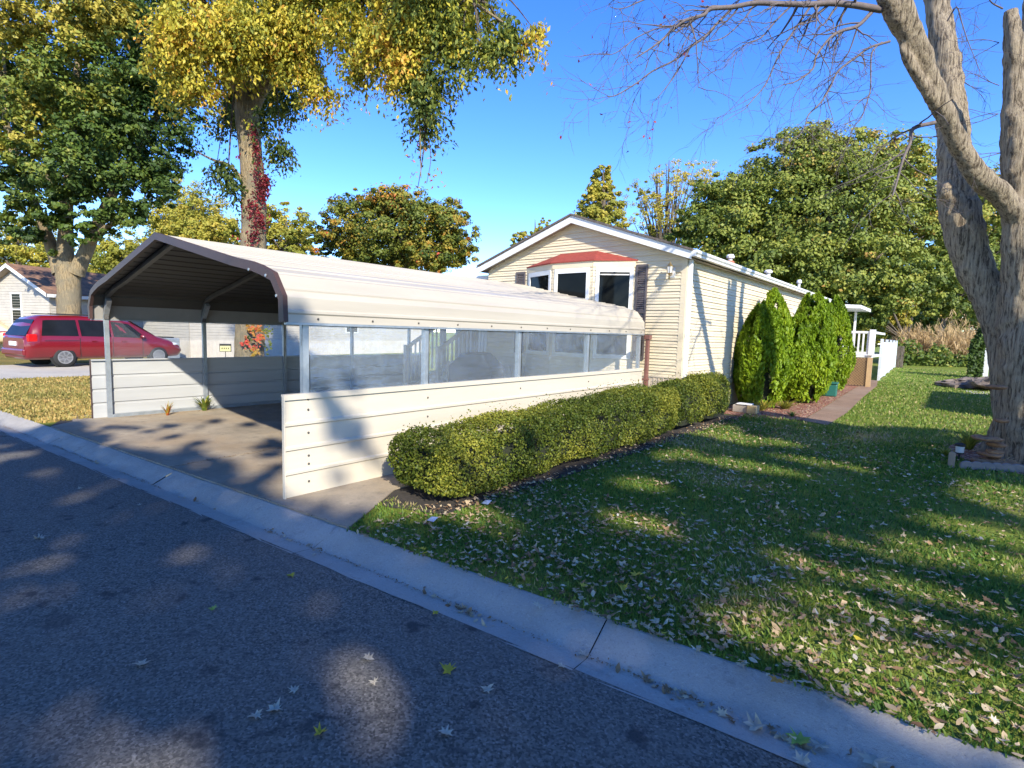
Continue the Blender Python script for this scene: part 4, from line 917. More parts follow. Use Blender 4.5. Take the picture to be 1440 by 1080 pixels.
# ------------------------------------------------------------------ big dark green tree at left
Zg = 23.
dg_b = at(95, 510, Zg); dg_b[2] = 0
dg = empty('green_tree', dg_b, 0, 'massive dark green shade tree behind the red minivan', 'tree'); mb = MB()
for L in ([(97, 535, 25, Zg), (97, 500, 20, Zg), (97, 440, 18, Zg), (97, 400, 18, Zg), (95, 375, 20, Zg)], [(86, 385, 13, Zg), (70, 340, 10, Zg), (50, 290, 8, Zg-.5), (15, 200, 6, Zg-1), (0, 100, 4, Zg-1.5)],
          [(94, 380, 15, Zg), (92, 340, 12, Zg), (95, 280, 9, Zg), (100, 200, 7, Zg), (110, 80, 4, Zg)], [(106, 385, 14, Zg), (125, 345, 10, Zg), (145, 300, 9, Zg), (170, 250, 7, Zg), (210, 180, 5, Zg), (250, 120, 3, Zg)],
          [(125, 345, 6, Zg), (150, 320, 5, Zg-.6), (185, 300, 3, Zg-1)], [(10, 160, 3, Zg-2), (5, 70, 2.5, Zg-2), (0, 40, 2, Zg-2)], [(95, 300, 4, Zg-1), (60, 240, 3, Zg-2), (20, 210, 2, Zg-2.5)]):
    p, r = pth(L, 5); mb.tube(p, r, 12, cap=False, wob=.06)
mb.build('trunk', MT['bark_tan'], dg, smooth=True)
bl_ = [pblob(*a) for a in [(60, 120, Zg-2, 70, 60, .72), (20, 200, Zg-2.5, 45, 35, .8), (120, 110, Zg-2, 60, 55, .62), (190, 120, Zg-1, 60, 60, .22), (150, 190, Zg-1, 70, 50, .28), (90, 235, Zg-2, 60, 40, .35), (210, 190, Zg, 60, 50, .12), (240, 130, Zg, 50, 60, .15), (180, 260, Zg-.5, 55, 35, .2), (70, 285, Zg-2, 35, 26, .32), (10, 250, Zg-1, 50, 35, .3), (-20, 120, Zg-1, 70, 90, .35), (30, 30, Zg-3, 70, 40, 1.), (100, 20, Zg-2.6, 70, 40, .9), (150, 15, Zg-2.5, 40, 30, 1.), (200, 40, Zg, 80, 60, .2), (160, 295, Zg-1, 40, 22, .25), (215, 240, Zg, 35, 30, .1), (5, 320, Zg, 22, 22, .15), (100, 150, Zg+3, 130, 110, .1), (130, 260, Zg+1, 60, 40, .4), (125, -50, Zg, 190, 60, .4), (100, 320, Zg-1.5, 30, 26, .3), (50, 325, Zg-1, 26, 24, .25), (145, 325, Zg-1, 28, 22, .3), (185, 300, Zg-1.5, 36, 26, .25), (75, 350, Zg-.5, 16, 14, .3), (225, 265, Zg-1, 30, 26, .15), (25, 290, Zg-2, 34, 28, .4)]]
P, nor, ti, cc = crown_points(bl_, 130000, .22, 50, 2.0, .27, 6)
leaves('crown', P, nor, .16*rng.uniform(.55, 1.4, len(P)), LM['green'], dg, ti, .62)

# ------------------------------------------------------------------ background trees
def gb(px, Z): p = at(px, 480, Z); p[2] = -.05; return p
def bg(name, label, bl_, px, Z, r, n, size, m, bark='bark_dark', **k):
    k.setdefault('clump', .17); k.setdefault('per', 62); k['gap'] = k.get('gap', 0)+.07; return tree(name, label, [pblob(*a) for a in bl_], gb(px, Z), r, int(n*2.3), size*.58, LM[m], MT[bark], 'trees in the background', **k)
bg('background_tree', 'pale yellow tree behind the far left house roof', [(30, 345, 60, 55, 40, .6), (70, 370, 60, 40, 30, .65), (-20, 360, 60, 45, 45, .5)], 30, 60, .4, 9000, .5, 'olive', gap=.2)
bg('background_tree', 'yellow green tree between the dark green tree and the vine covered trunk', [(265, 300, 48, 52, 50, .5), (285, 330, 46, 55, 40, .55), (230, 340, 48, 45, 35, .4), (310, 335, 48, 35, 30, .5)], 270, 48, .4, 17000, .40, 'olive', gap=.18, seed=3)
bg('background_tree', 'green and yellow tree right above the carport peak', [(165, 360, 42, 40, 32, .35), (200, 370, 42, 40, 25, .4), (135, 375, 44, 26, 30, .25)], 165, 42, .3, 9000, .38, 'olive', gap=.2, seed=5)
bg('background_tree', 'thin pale olive tree just right of the vine covered trunk', [(400, 325, 52, 42, 40, .55), (430, 340, 50, 36, 30, .4), (380, 345, 52, 30, 30, .5)], 405, 52, .3, 8500, .42, 'olive', gap=.3, seed=8)
bg('background_tree', 'round maple with orange tinged crown above the carport roof', [(565, 330, 40, 95, 60, .42), (500, 320, 39, 50, 45, .45), (620, 325, 39, 50, 48, .5), (560, 290, 39, 55, 26, .55), (645, 355, 39, 28, 36, .45), (470, 345, 40, 34, 34, .4), (600, 365, 37, 45, 25, .55), (530, 370, 38, 50, 25, .3), (500, 275, 39, 18, 10, .5), (648, 295, 39, 16, 14, .6)], 565, 40, .45, 30000, .36, 'mixed', gap=.25, seed=9, nl=26)
bg('background_tree', 'small treetop peeking over the left slope of the white gable', [(765, 316, 60, 9, 14, .5), (735, 338, 60, 22, 12, .45), (755, 332, 60, 16, 14, .4)], 750, 60, .2, 2200, .42, 'olive', seed=2)
bg('background_tree', 'pointed bushy tree standing straight behind the gable peak', [(846, 262, 46, 20, 28, .55), (846, 290, 46, 33, 30, .5), (842, 318, 46, 40, 28, .45), (852, 245, 46, 12, 14, .6)], 845, 46, .3, 10000, .40, 'olive', gap=.15, seed=4)
bg('background_tree', 'thin half bare tree with yellow leaves right of the gable peak', [(935, 290, 50, 42, 42, .75), (950, 250, 50, 35, 26, .85), (985, 250, 52, 30, 28, .85), (905, 275, 50, 24, 28, .6), (915, 315, 50, 30, 22, .55)], 930, 50, .28, 3600, .32, 'olive', gap=.42, seed=12, nl=60, per=14, fork_h=7)
bg('background_tree', 'huge rounded oak behind the white side wall of the house', [(1130, 310, 38, 130, 95, .45), (1030, 320, 37, 75, 70, .42), (1010, 280, 38, 42, 40, .35), (1120, 235, 38, 75, 50, .55), (1200, 240, 38, 85, 52, .6), (1260, 300, 38, 65, 70, .55), (1080, 380, 36, 90, 50, .35), (1190, 380, 36, 90, 60, .45), (1240, 400, 35, 50, 55, .4), (1270, 240, 39, 45, 32, .6), (975, 330, 37, 35, 40, .3), (1150, 205, 38, 50, 25, .65), (1300, 390, 37, 50, 50, .4), (1320, 330, 39, 40, 60, .5), (1200, 435, 36, 45, 30, .3)], 1160, 38, .55, 84000, .40, 'oak', gap=.24, seed=14, nl=44)
bg('background_tree', 'shaded oak in the far right corner behind the bare maple trunk', [(1340, 385, 60, 55, 55, .25), (1310, 412, 59, 40, 32, .2), (1400, 380, 61, 65, 80, .3), (1370, 300, 64, 70, 60, .6), (1460, 330, 64, 70, 80, .5), (1350, 425, 58, 36, 26, .2), (1430, 300, 64, 50, 60, .5)], 1315, 60, .3, 26000, .60, 'oak', gap=.25, seed=15, nl=30)
bg('background_tree', 'low olive treeline far behind the deck and white fence', [(1180, 455, 75, 60, 34, .3), (1250, 455, 75, 60, 34, .25), (1320, 452, 75, 60, 40, .25), (1400, 450, 75, 60, 44, .25), (1460, 450, 75, 60, 44, .25)], 1250, 75, .3, 18000, .8, 'oak', gap=-.07, seed=26)
bg('background_tree', 'slim young tree left of the dry reeds at the end of the lawn', [(1250, 445, 45, 30, 25, .65), (1215, 455, 42, 26, 40, .35), (1268, 430, 45, 22, 20, .5)], 1285, 42, .16, 7000, .36, 'olive', gap=.2, seed=16)
bg('background_tree', 'thin leaning tree with sparse leaves above the dry reeds', [(1290, 425, 46, 30, 25, .4), (1310, 400, 46, 25, 22, .35)], 1264, 44, .14, 4000, .36, 'oak', gap=.2, seed=17)
# brush at the end of the lawn
def brush(name, label, xs, y, h, n, m, size, seed, cat, tint):
    N = n; px = rng.uniform(xs[0], xs[1], N); Z = rng.uniform(y[0], y[1], N); V = []
    c = gb((xs[0]+xs[1])/2, sum(y)/2); root = empty(name, (c[0], c[1], 0), 0, label, cat)
    d = np.array([at(a, 480, b) for a, b in zip(px, Z)]); hh = h*(.12+1.4*vnoise(d[:, :2]*1.4, seed)**1.6); d[:, 2] = hh*rng.random(N)**.8
    nor = unit(rng.normal(size=(N, 3))*.7+np.array([.4, -.5, .3])); ax = unit(rng.normal(size=(N, 3))*.35+np.array([0, 0, 1]))
    leaves('foliage', d, nor, size*rng.uniform(.6, 1.3, N), LM[m], root, tint+rng.normal(0, .2, N), .10 if m == 'reed' else .6, ax if m == 'reed' else None); return root
brush('dry_reeds', 'tall straw coloured reeds beyond the end of the lawn', (1255, 1440), (40.5, 54), 2.9, 42000, 'reed', .62, 3, 'reeds', .5)
brush('shrub_thicket', 'tangled green shrubs in front of the dry reeds', (1262, 1440), (38.5, 44), 1.5, 9000, 'green', .27, 5, 'shrubs', .4)
brush('evergreen_shrub', 'narrow dark shrub beside the white post at the lawn end', (1366, 1385), (26, 27), 2.3, 3500, 'green', .2, 7, 'shrub', .05)
clump('low_plants', 'brown ground plants under the bright green bushes', (1.75, 11.2, 0), 90, .3, .5, LM['olive'], w=.02, tint=(.3, .3))
clump('low_plants', 'yellowing ground plants at the foot of the nearest arborvitae', (1.45, 10.5, 0), 90, .32, .4, LM['olive'], w=.02, tint=(.6, .25))
clump('low_plants', 'grass tuft on the mulch beside the path', (2.15, 10.0, 0), 60, .16, .25, LM['grass'], w=.012)
clump('weed', 'leafy green weed growing against the inside of the left carport wall', (-5.93, 1.62, .01), 60, .36, .22, LM['green'], 'weed', w=.028, tint=(.6, .2))
clump('weed', 'thin reddish weed sprig near the left front carport post', (-5.75, .95, .01), 26, .34, .12, LM['mixed'], 'weed', w=.018, tint=(.8, .2))

# ------------------------------------------------------------------ neighbour houses
def xf(o, u):
    o = np.array(o); u = np.array(u); u = u/np.linalg.norm(u); v = np.array([-u[1], u[0]])
    return lambda a, b, z: (o[0]+u[0]*a+v[0]*b, o[1]+u[1]*a+v[1]*b, z)
def nbox(mb, T, a0, a1, b0, b1, z0, z1):
    return mb.add([T(a, b, z) for z in (z0, z1) for a, b in ((a0, b0), (a1, b0), (a1, b1), (a0, b1))], [(0, 3, 2, 1), (4, 5, 6, 7), (0, 1, 5, 4), (1, 2, 6, 5), (2, 3, 7, 6), (3, 0, 4, 7)])
def nhouse(name, label, o, u, L, W, eave, peak, sk, roofm, wallm, skm, wins, gwins):
    """o = corner; long wall runs along u and faces to the right of u; W deep to the left"""
    T = xf(o, u); root = empty(name, (o[0], o[1], 0), 0, label, 'house'); uu = np.array([*u, 0.]); uu /= np.linalg.norm(uu); vv = np.array([-uu[1], uu[0], 0])
    mb = MB(); siding(mb, T(0, 0, 0), uu, -vv, sk, eave, lambda z: (0, L), .13); nbox(mb, T, 0, L, .005, .1, 0, eave); mb.build('long_wall', wallm, root)
    mb = MB(); siding(mb, T(0, 0, 0), vv, -uu, sk, peak, lambda z: (0, W) if z < eave else (W/2-(peak-z)/(peak-eave)*W/2, W/2+(peak-z)/(peak-eave)*W/2), .13)
    nbox(mb, T, .005, .1, .1, W, 0, eave); mb.add([T(.006, 0, eave), T(.006, W, eave), T(.006, W/2, peak)], [(0, 1, 2)]); mb.build('gable_wall', wallm, root)
    mb = MB(); nbox(mb, T, L-.1, L, .1, W, 0, eave); nbox(mb, T, .1, L-.1, W-.1, W, 0, eave); mb.build('back_walls', wallm, root)
    mb = MB(); nbox(mb, T, 0, L, -.03, -.014, 0, sk); nbox(mb, T, -.03, -.014, 0, W, 0, sk)
    for a in np.arange(.1, L, .18): nbox(mb, T, a, a+.03, -.04, -.031, 0, sk-.03)
    mb.build('skirting', skm, root); ov = .35; sl = (peak-eave)/(W/2)
    for s in (0, 1):
        b0 = -ov if s == 0 else W+ov; z0 = eave-ov*sl; mb = MB()
        mb.add([T(-ov, b0, z0+.1), T(L+ov, b0, z0+.1), T(L+ov, W/2, peak+.12), T(-ov, W/2, peak+.12), T(-ov, b0, z0+.06), T(L+ov, b0, z0+.06), T(L+ov, W/2, peak+.08), T(-ov, W/2, peak+.08)], [(0, 1, 2, 3), (7, 6, 5, 4), (0, 4, 5, 1), (1, 5, 6, 2), (2, 6, 7, 3), (3, 7, 4, 0)]); mb.build('roof', roofm, root)
        mb = MB(); mb.add([T(-ov-.02, b0, z0-.1), T(-ov-.02, b0, z0+.085), T(-ov-.02, W/2, peak+.105), T(-ov-.02, W/2, peak-.08)], [(0, 1, 2, 3)]); mb.add([T(-ov, b0, z0-.1), T(L+ov, b0, z0-.1), T(L+ov, b0, z0+.055), T(-ov, b0, z0+.055), T(-ov, b0+(-.03 if s == 0 else .03), z0-.1), T(L+ov, b0+(-.03 if s == 0 else .03), z0-.1), T(L+ov, b0+(-.03 if s == 0 else .03), z0+.055), T(-ov, b0+(-.03 if s == 0 else .03), z0+.055)], [(4, 5, 6, 7), (0, 4, 5, 1), (3, 2, 6, 7)]); mb.build('fascia', MT['white'], root)
        mb = MB(); mb.add([T(-ov, b0, z0-.09), T(0, b0, z0-.09), T(0, W/2, peak-.09), T(-ov, W/2, peak-.09)], [(0, 1, 2, 3)]); mb.add([T(0, b0, z0-.095), T(L+ov, b0, z0-.095), T(L+ov, 0 if s == 0 else W, z0-.095), T(0, 0 if s == 0 else W, z0-.095)], [(0, 1, 2, 3)]); mb.build('soffit', MT['soffit'], root)
    for lst, g in ((wins, 0), (gwins, 1)):
        for a0, a1, z0, z1 in lst:
            mb = MB(); f = .07
            def q(a, b, c, d, e, f2): return nbox(mb, T, a, b, e, f2, c, d) if not g else nbox(mb, T, e, f2, a, b, c, d)
            q(a0, a0+f, z0, z1, -.04, -.013); q(a1-f, a1, z0, z1, -.04, -.013); q(a0+f, a1-f, z0, z0+f, -.04, -.013); q(a0+f, a1-f, z1-f, z1, -.04, -.013); q(a0+f, a1-f, (z0+z1)/2-.03, (z0+z1)/2+.03, -.038, -.013)
            wn = mb.build('window', MT['white'], root); mb = MB(); q(a0+f, a1-f, z0+f, z1-f, -.022, -.0135); mb.build('pane', MT['glass'], wn)
    return root
grey_sid = mat('grey_tan_siding', (.50, .455, .38), .6); pale_sk = mat('pale_skirting', (.62, .56, .47), .6)
nhouse('neighbour_house', 'tan sided cottage with brown shingle roof at the far left behind the minivan', (-29.0, 3.75), (-.38, .92), 13, 4.6, 2.95, 4.15, .6, MT['shingle_tan'], grey_sid, pale_sk, [], [(1.9, 2.65, 1.25, 2.9)])
nhouse('mobile_home', 'low tan mobile home with pale skirting seen through the left plastic windows', (-22.9, 7.6), (-.13, .99), 17, 4.3, 2.75, 3.5, .82, MT['shingle'], grey_sid, pale_sk, [(9.2, 10.2, 1.3, 2.4)], [])
ac = empty('outdoor_unit', (-22.6, 6.7, 0), 0, 'grey box shaped outdoor unit at the end of the tan mobile home', 'appliance')
MB().box(-23.0, -22.1, 6.0, 6.9, 0, .95).build('casing', MT['galv'], ac, bevel=.03); mb = MB(); mb.lathe([(.36, .951), (.36, .99), (.3, 1.0)], (-22.55, 6.45, 0), 14); mb.build('fan_grille', MT['rubber'], ac)
c = at(317, 489, 20.5); ys = empty('yard_sign', (c[0], c[1], 0), 0, 'small pale yellow yard sign with a black border left of the vine covered trunk', 'sign')
n_ = np.array([.93, -.37, 0]); t_ = np.array([.37, .93, 0])
def pq(a, z, o): return tuple(np.array([c[0], c[1], 0])+t_*a+n_*o+np.array([0, 0, z]))
z0 = c[2]-.12
mb = MB(); mb.prism([pq(-.2, z0-.03, 0), pq(.2, z0-.03, 0), pq(.2, z0+.27, 0), pq(-.2, z0+.27, 0)], -n_*.02); mb.build('frame', MT['signink'], ys)
mb = MB(); mb.prism([pq(-.18, z0-.01, .006), pq(.17, z0-.01, .006), pq(.17, z0+.19, .006), pq(-.18, z0+.19, .006)], -n_*.005); mb.build('panel', MT['yellow'], ys)
mb = MB()
for k in range(4): mb.prism([pq(-.13+k*.07, z0+.06, .010), pq(-.095+k*.07, z0+.06, .010), pq(-.095+k*.07, z0+.13, .010), pq(-.13+k*.07, z0+.13, .010)], -n_*.003)
mb.build('lettering', MT['signink'], ys); mb = MB(); mb.tube([pq(0, 0, -.01), pq(0, z0, -.01)], [.012, .012], 6); mb.build('stake', MT['signink'], ys)

# ------------------------------------------------------------------ vehicles (local: x forward, y left, z up)
def loft(st, root, m, name='body'):
    """st: list of (x, zlow, zsill, zbelt, wbelt, ztop, wtop, ztc)"""
    rings = []
    for x, zl, zb, wb, zt, wt, zc in st:
        h = [(0, zl), (wb*.82, zl), (wb*.97, zl+.12), (wb*1.0, (zl+zb)/2+.05), (wb*.985, zb), (wt, zt), (wt*.86, zt+(zc-zt)*.75), (0, zc)]
        rings.append([(x, y, z) for y, z in h] + [(x, -y, z) for y, z in h[-2:0:-1]])
    mb = MB(); n = len(rings[0])
    for r in rings: mb.v += r
    for i in range(len(rings)-1):
        for k in range(n): mb.f.append((i*n+k, i*n+(k+1) % n, (i+1)*n+(k+1) % n, (i+1)*n+k))
    mb.f.append(tuple(range(n))); mb.f.append(tuple((len(rings)-1)*n+k for k in range(n-1, -1, -1)))
    o = mb.build(name, m, root, smooth=True, local=True); nf = len(o.data.polygons); o.data.polygons[nf-1].use_smooth = False; o.data.polygons[nf-2].use_smooth = False; return o
def lerp_st(st, x):
    for a, b in zip(st, st[1:]):
        if a[0] <= x <= b[0]:
            t = (x-a[0])/(b[0]-a[0]); return [p*(1-t)+q*t for p, q in zip(a, b)]
    return list(st[-1] if x > st[-1][0] else st[0])
def sidewin(st, root, x0, x1, s, m=None, lo=.06, hi=.93, x0t=None, x1t=None, off=.006, name='side_window'):
    mb = MB(); n = 8
    x0t = x0 if x0t is None else x0t; x1t = x1 if x1t is None else x1t
    for j in range(n+1):
        for f, xa, xb in ((lo, x0, x1), (hi, x0t, x1t)):
            x = xa+(xb-xa)*j/n; _, zl, zb, wb, zt, wt, zc = lerp_st(st, x)
            mb.v.append((x, s*((wb*.985)*(1-f)+wt*f+off), zb*(1-f)+zt*f))
    for j in range(n): mb.f.append((2*j, 2*j+2, 2*j+3, 2*j+1) if s < 0 else (2*j, 2*j+1, 2*j+3, 2*j+2))
    return mb.build(name, m or MT['carglass'], root, smooth=True, local=True)
def wheel(root, x, s, w, r, spokes=7):
    t = MB().lathe([(r*.62, -.10), (r*.93, -.10), (r, -.06), (r, .06), (r*.93, .10), (r*.66, .10), (r*.64, .05)], (x, s*w, r), 28, 'y'); ty = t.build('wheel', MT['rubber'], root, smooth=True, local=True)
    mb = MB(); yo = s*(w+.085*1)
    mb.lathe([(r*.66, -.012), (r*.66, .012), (r*.58, .012), (r*.58, -.012)], (x, yo+s*.008, r), 24, 'y')
    for k in range(spokes):
        a = 2*math.pi*k/spokes; mb.bar((x+.04*math.cos(a), yo, r+.04*math.sin(a)), (x+r*.62*math.cos(a), yo, r+r*.62*math.sin(a)), .03, .045, (0, 1, 0))
    mb.lathe([(.075, -.015), (.075, .015)], (x, yo, r), 12, 'y'); mb.build('rim', MT['rim'], ty, local=True)
    MB().lathe([(r*1.17, -.012), (r*1.17, .012)], (x, s*(w+.088-.095), r*1.04), 24, 'y').build('wheel_arch', MT['rubber'], root, local=True)
A1 = at(90, 498, 18.5)[:2]; A2 = np.array([-19.44, 5.2]); dvn = A2-A1; ang = math.atan2(dvn[1], dvn[0])
right = np.array([math.sin(ang), -math.cos(ang)])
org = A1 - right*.86
van = empty('minivan', (org[0], org[1], .005), ang, 'red minivan parked on the pale concrete pad at the left', 'car')
st = [(-1.05, .34, .90, .80, .96, .76, .98), (-1.02, .30, .94, .90, 1.0, .84, 1.03), (-.95, .27, 1.0, .94, 1.06, .84, 1.08), (-.80, .27, 1.02, .955, 1.40, .76, 1.44), (-.62, .27, 1.03, .965, 1.60, .72, 1.68), (-.40, .27, 1.03, .97, 1.64, .71, 1.75), (.6, .27, 1.02, .975, 1.67, .71, 1.78), (1.5, .27, 1.0, .975, 1.65, .70, 1.76), (2.15, .27, .98, .97, 1.55, .69, 1.65), (2.7, .27, .97, .96, 1.23, .76, 1.30), (3.05, .27, .95, .95, 1.03, .82, 1.10), (3.5, .28, .84, .92, .90, .80, .97), (3.85, .30, .70, .86, .76, .70, .82), (3.98, .36, .58, .78, .62, .64, .66), (4.02, .42, .52, .70, .55, .60, .58)]
loft(st, van, MT['carred'])
for s in (-1, 1):
    sidewin(st, van, -.62, .42, s, x0t=-.50, x1t=.42, hi=.92); sidewin(st, van, .50, 1.42, s, hi=.92); sidewin(st, van, 1.50, 2.62, s, x1t=2.10, hi=.92)
    wheel(van, 0, s, .86, .335); wheel(van, 3.03, s, .86, .335)
    mb = MB(); mb.box(-1.0, -.72, s*.90-.06, s*.90+.06, .86, 1.12); mb.build('tail_light', MT['lamp_red'], van, local=True, bevel=.04)
    mb = MB(); mb.blob((3.62, s*.78, .76), (.24, .12, .08), 10, 0); mb.build('headlight', MT['lamp_clear'], van, smooth=True, local=True)
    mb = MB(); mb.blob((2.42, s*1.04, 1.06), (.08, .11, .08), 8, 0); mb.build('mirror', MT['carred'], van, smooth=True, local=True)
    mb = MB(); mb.bar((-.3, s*.62, 1.80), (1.5, s*.62, 1.80), .04, .035); mb.build('roof_rail', MT['rubber'], van, local=True)
    for hx_ in (.8, 1.75): MB().box(hx_, hx_+.15, s*.982-.014, s*.982+.014, .87, .90).build('door_handle', MT['carred'], van, local=True)
    for sb in ((.44, .452, .35, 1.0), (1.45, 1.462, .35, 1.0), (2.45, 2.462, .35, .98)): MB().box(sb[0], sb[1], s*.974-.006, s*.974+.006, sb[2], sb[3]).build('door_seam', MT['rubber'], van, local=True)
    MB().box(-.55, .42, s*.976-.004, s*.976+.004, .90, .912).build('door_track', MT['rubber'], van, local=True)
mb = MB()
mb.add([(-1.0, -.80, 1.06), (-1.0, .80, 1.06), (-.70, .66, 1.60), (-.70, -.66, 1.60)], [(0, 3, 2, 1)]); mb.build('rear_window', MT['carglass'], van, local=True)
mb = MB(); mb.add([(2.98, -.80, 1.10), (2.98, .80, 1.10), (2.2, .64, 1.64), (2.2, -.64, 1.64)], [(0, 1, 2, 3)]); mb.build('windscreen', MT['carglass'], van, local=True)
MB().box(-1.10, -.92, -.86, .86, .40, .62).build('rear_bumper', MT['carred'], van, local=True, bevel=.05)
MB().box(-1.075, -1.052, -.26, .26, .72, .86).build('number_plate', MT['plate'], van, local=True)
mb = MB(); mb.bar((-.80, -.25, 1.22), (-.72, .05, 1.34), .02, .02); mb.build('rear_wiper', MT['rubber'], van, local=True)
# pickup, mostly out of frame on the left
pk_o = at(2, 492, 27)[:2]; pk = empty('pickup_truck', (pk_o[0], pk_o[1], .005), math.radians(70), 'old two tone red and cream pickup partly outside the left edge behind the minivan', 'truck')
st2 = [(-3.6, .5, .8, .9, .86, .86, .9), (-3.5, .42, .98, .96, 1.06, .9, 1.07), (-1.5, .42, .98, .97, 1.06, .9, 1.07), (-1.45, .42, 1.0, .97, 1.55, .75, 1.7), (-.3, .42, 1.0, .97, 1.6, .74, 1.74), (.5, .42, 1.0, .96, 1.06, .86, 1.1), (1.6, .45, .95, .93, 1.0, .82, 1.04), (1.7, .5, .8, .88, .84, .8, .86)]
loft(st2, pk, MT['carcream']); 
for s in (-1, 1):
    sidewin(st2, pk, -1.35, .1, s, x1t=-.35); wheel(pk, -2.6, s, .86, .36); wheel(pk, .9, s, .86, .36)
    sidewin(st2, pk, -3.45, 1.55, s, MT['carmaroon'], -.24, .02, off=.012, name='side_stripe')
MB().box(-3.55, -1.52, -.8, .8, 1.075, 1.09).build('bed_cover', MT['carmaroon'], pk, local=True)

# ------------------------------------------------------------------ unseen trees right of and behind the camera, crowns shaped to cast the shade
def gshade(n):
    x = rng.uniform(-13, 9.5, n*6); y = rng.uniform(-9, 10.5, n*6)
    nz = np.where((x < 1.25) & (y > .1) & (y > -9), vnoise(np.c_[x/.42, y/.22], 23)*.45+vnoise(np.c_[x/.18, y/.13], 24)*.55, np.where(y < .2, vnoise(np.c_[(x+1.7*y)/.9, (y-.6*x)/.36], 25)*.45+vnoise(np.c_[x/.33, y/.2], 26)*.55, vnoise(np.c_[x/1.3, y/.8], 21)*.55+vnoise(np.c_[x/.5, y/.35], 22)*.45))
    cov = np.zeros(len(x))
    A = (x > 1.25) & (y < 9.3+.5*np.sin(x*1.7)+.12*x) & (y >= .2); cov[A] = .83
    Bm = (y < .2); cov[Bm] = .86
    D = (x <= 1.25) & (y >= .2) & (y < 1.9+.35*np.sin(x*2.3)) & (x > -5.2); cov[D] = .34
    D2 = (x <= -5.2) & (y > -.3); cov[D2] = 0; D3 = (x < -6.0) & (y > -.55+.09*x); cov[D3] = 0
    hd = (x > .1) & (x <= 1.25) & (y >= .2) & (y < 2.6); cov[hd] = .3
    for px, py, rx, ry in [(1050, 655, .75, .35), (1400, 790, .9, .32), (1230, 870, .55, .25), (890, 735, .38, .3), (150, 720, .3, .09), (310, 795, .2, .07), (345, 950, .12, .07), (70, 1010, .16, .12), (1000, 605, .5, .8), (1440, 760, .8, .3), (1150, 650, .6, .22), (250, 735, .2, .06), (60, 660, .4, .1), (560, 690, .5, .35), (430, 690, .6, .25), (200, 620, 1.2, .3), (1290, 830, .45, .2), (1070, 620, .7, .4), (950, 640, .3, .5), (900, 680, .35, .3)]:
        c = gnd(px, py); k = ((x-c[0])/rx)**2+((y-c[1])/ry)**2; cov[k < 1] = 0.03
    keep = nz < cov*.72+.02
    x, y = x[keep][:n], y[keep][:n]; return x, y
gx, gy = gshade(30000); hh = rng.uniform(6.3, 9.8, len(gx))
hh = 6.3+3.5*vnoise(np.c_[gx/2.2, gy/2.2], 31)+rng.normal(0, .25, len(gx)); k = hh/SUN[2]
P = np.c_[gx, gy, np.zeros(len(gx))] + SUN[None]*k[:, None]  # crown leaves set up the sun ray from the wanted ground shade
nor = unit(SUN[None]*.6+rng.normal(size=P.shape)*.5); side = P[:, 1] > -7.2
for sel, base, lab in ((side, (16.5, -2.5, 0), 'unseen tree just outside the right edge, crown shaped to shade the front lawn'), (~side, (9.5, -11.5, 0), 'unseen tree across the road behind the viewpoint, crown shaped to shade the asphalt')):
    root = empty('shade_tree', base, 0, lab, 'tree', 'shade trees outside the view'); b = np.array(base, float)
    mb = MB(); mb.tube(spline([b, b+np.array([.1, .1, 3]), b+np.array([.2, 0, 5.2])], 4), np.linspace(.5, .32, 9), 10)
    q = P[sel]; ix = rng.choice(len(q), 26, replace=False); limb_paths(mb, b, .09, q[ix], b+np.array([.2, 0, 5.]), 6, 1.2); mb.build('trunk', MT['bark'], root, smooth=True)
    leaves('crown', q, nor[sel], .30*rng.uniform(.6, 1.3, sel.sum()), LM['green'], root, .5+rng.normal(0, .2, sel.sum()), .8)

# ------------------------------------------------------------------ grass, litter, loose leaves
def grass(name, label, x, y, h, m, tint, seed, w=.0045):
    N = len(x); a = rng.uniform(0, 6.28, N); d = np.c_[np.cos(a), np.sin(a), np.zeros(N)]; q = np.c_[-d[:, 1], d[:, 0], np.zeros(N)]*(w*rng.uniform(.7, 1.4, N))[:, None]
    hh = (h*rng.uniform(.5, 1.25, N))[:, None]; b = np.c_[x, y, np.full(N, -.008)]; ln = d*hh*rng.uniform(.2, .9, (N, 1)); up = np.array([0, 0, 1.])
    V = np.empty((N, 4, 3)); V[:, 0] = b-q; V[:, 1] = b+q; V[:, 2] = b+ln*.9+up*hh*.95+q*.2; V[:, 3] = b+ln*.35+up*hh*.6-q*.9
    o = np_obj(name, V.reshape(-1, 3), np.arange(4*N).reshape(N, 4), LM[m], None, tint); return tag(o, label, 'grass', None, 'stuff')
def scatter(n, x0, x1, y0, y1, pw):
    x = rng.uniform(x0, x1, n*3); y = rng.uniform(y0, y1, n*3); d = np.hypot(x-CAM[0], y-CAM[1]); k = rng.random(n*3) < np.minimum(1, (3.0/d)**pw); return x[k][:n], y[k][:n]
x, y = scatter(360000, .3, 9.2, -.4, 40, 1.35)
back = ky(x, .40)+.03*(vnoise(np.c_[x*4, x*0], 41)-.5)
ok = (y > back) & ~((x < 1.36+.06*np.sin(y*3)) & (y > .72)) & ~((x < 1.05-(y+.1)*.6+.05) & (y < 1.)) & ~((x < np.interp(y, [9.2, 11.7, 16, 21.3, 25, 27, 42], [2.95, 2.95, 2.78, 2.62, 2.35, 2.3, 1.7])) & (y > 9.2+.3*(x < 2.4))) & ~(((x-6.05)/1.33)**2+((y-8.15)/1.6)**2 < 1)
ok &= rng.random(len(x)) < .35+1.6*vnoise(np.c_[x*1.6, y*1.6], 44)
x, y = x[ok], y[ok]
dist = np.hypot(x-CAM[0], y-CAM[1]); dry = vnoise(np.c_[x*1.1, y*1.1], 43)
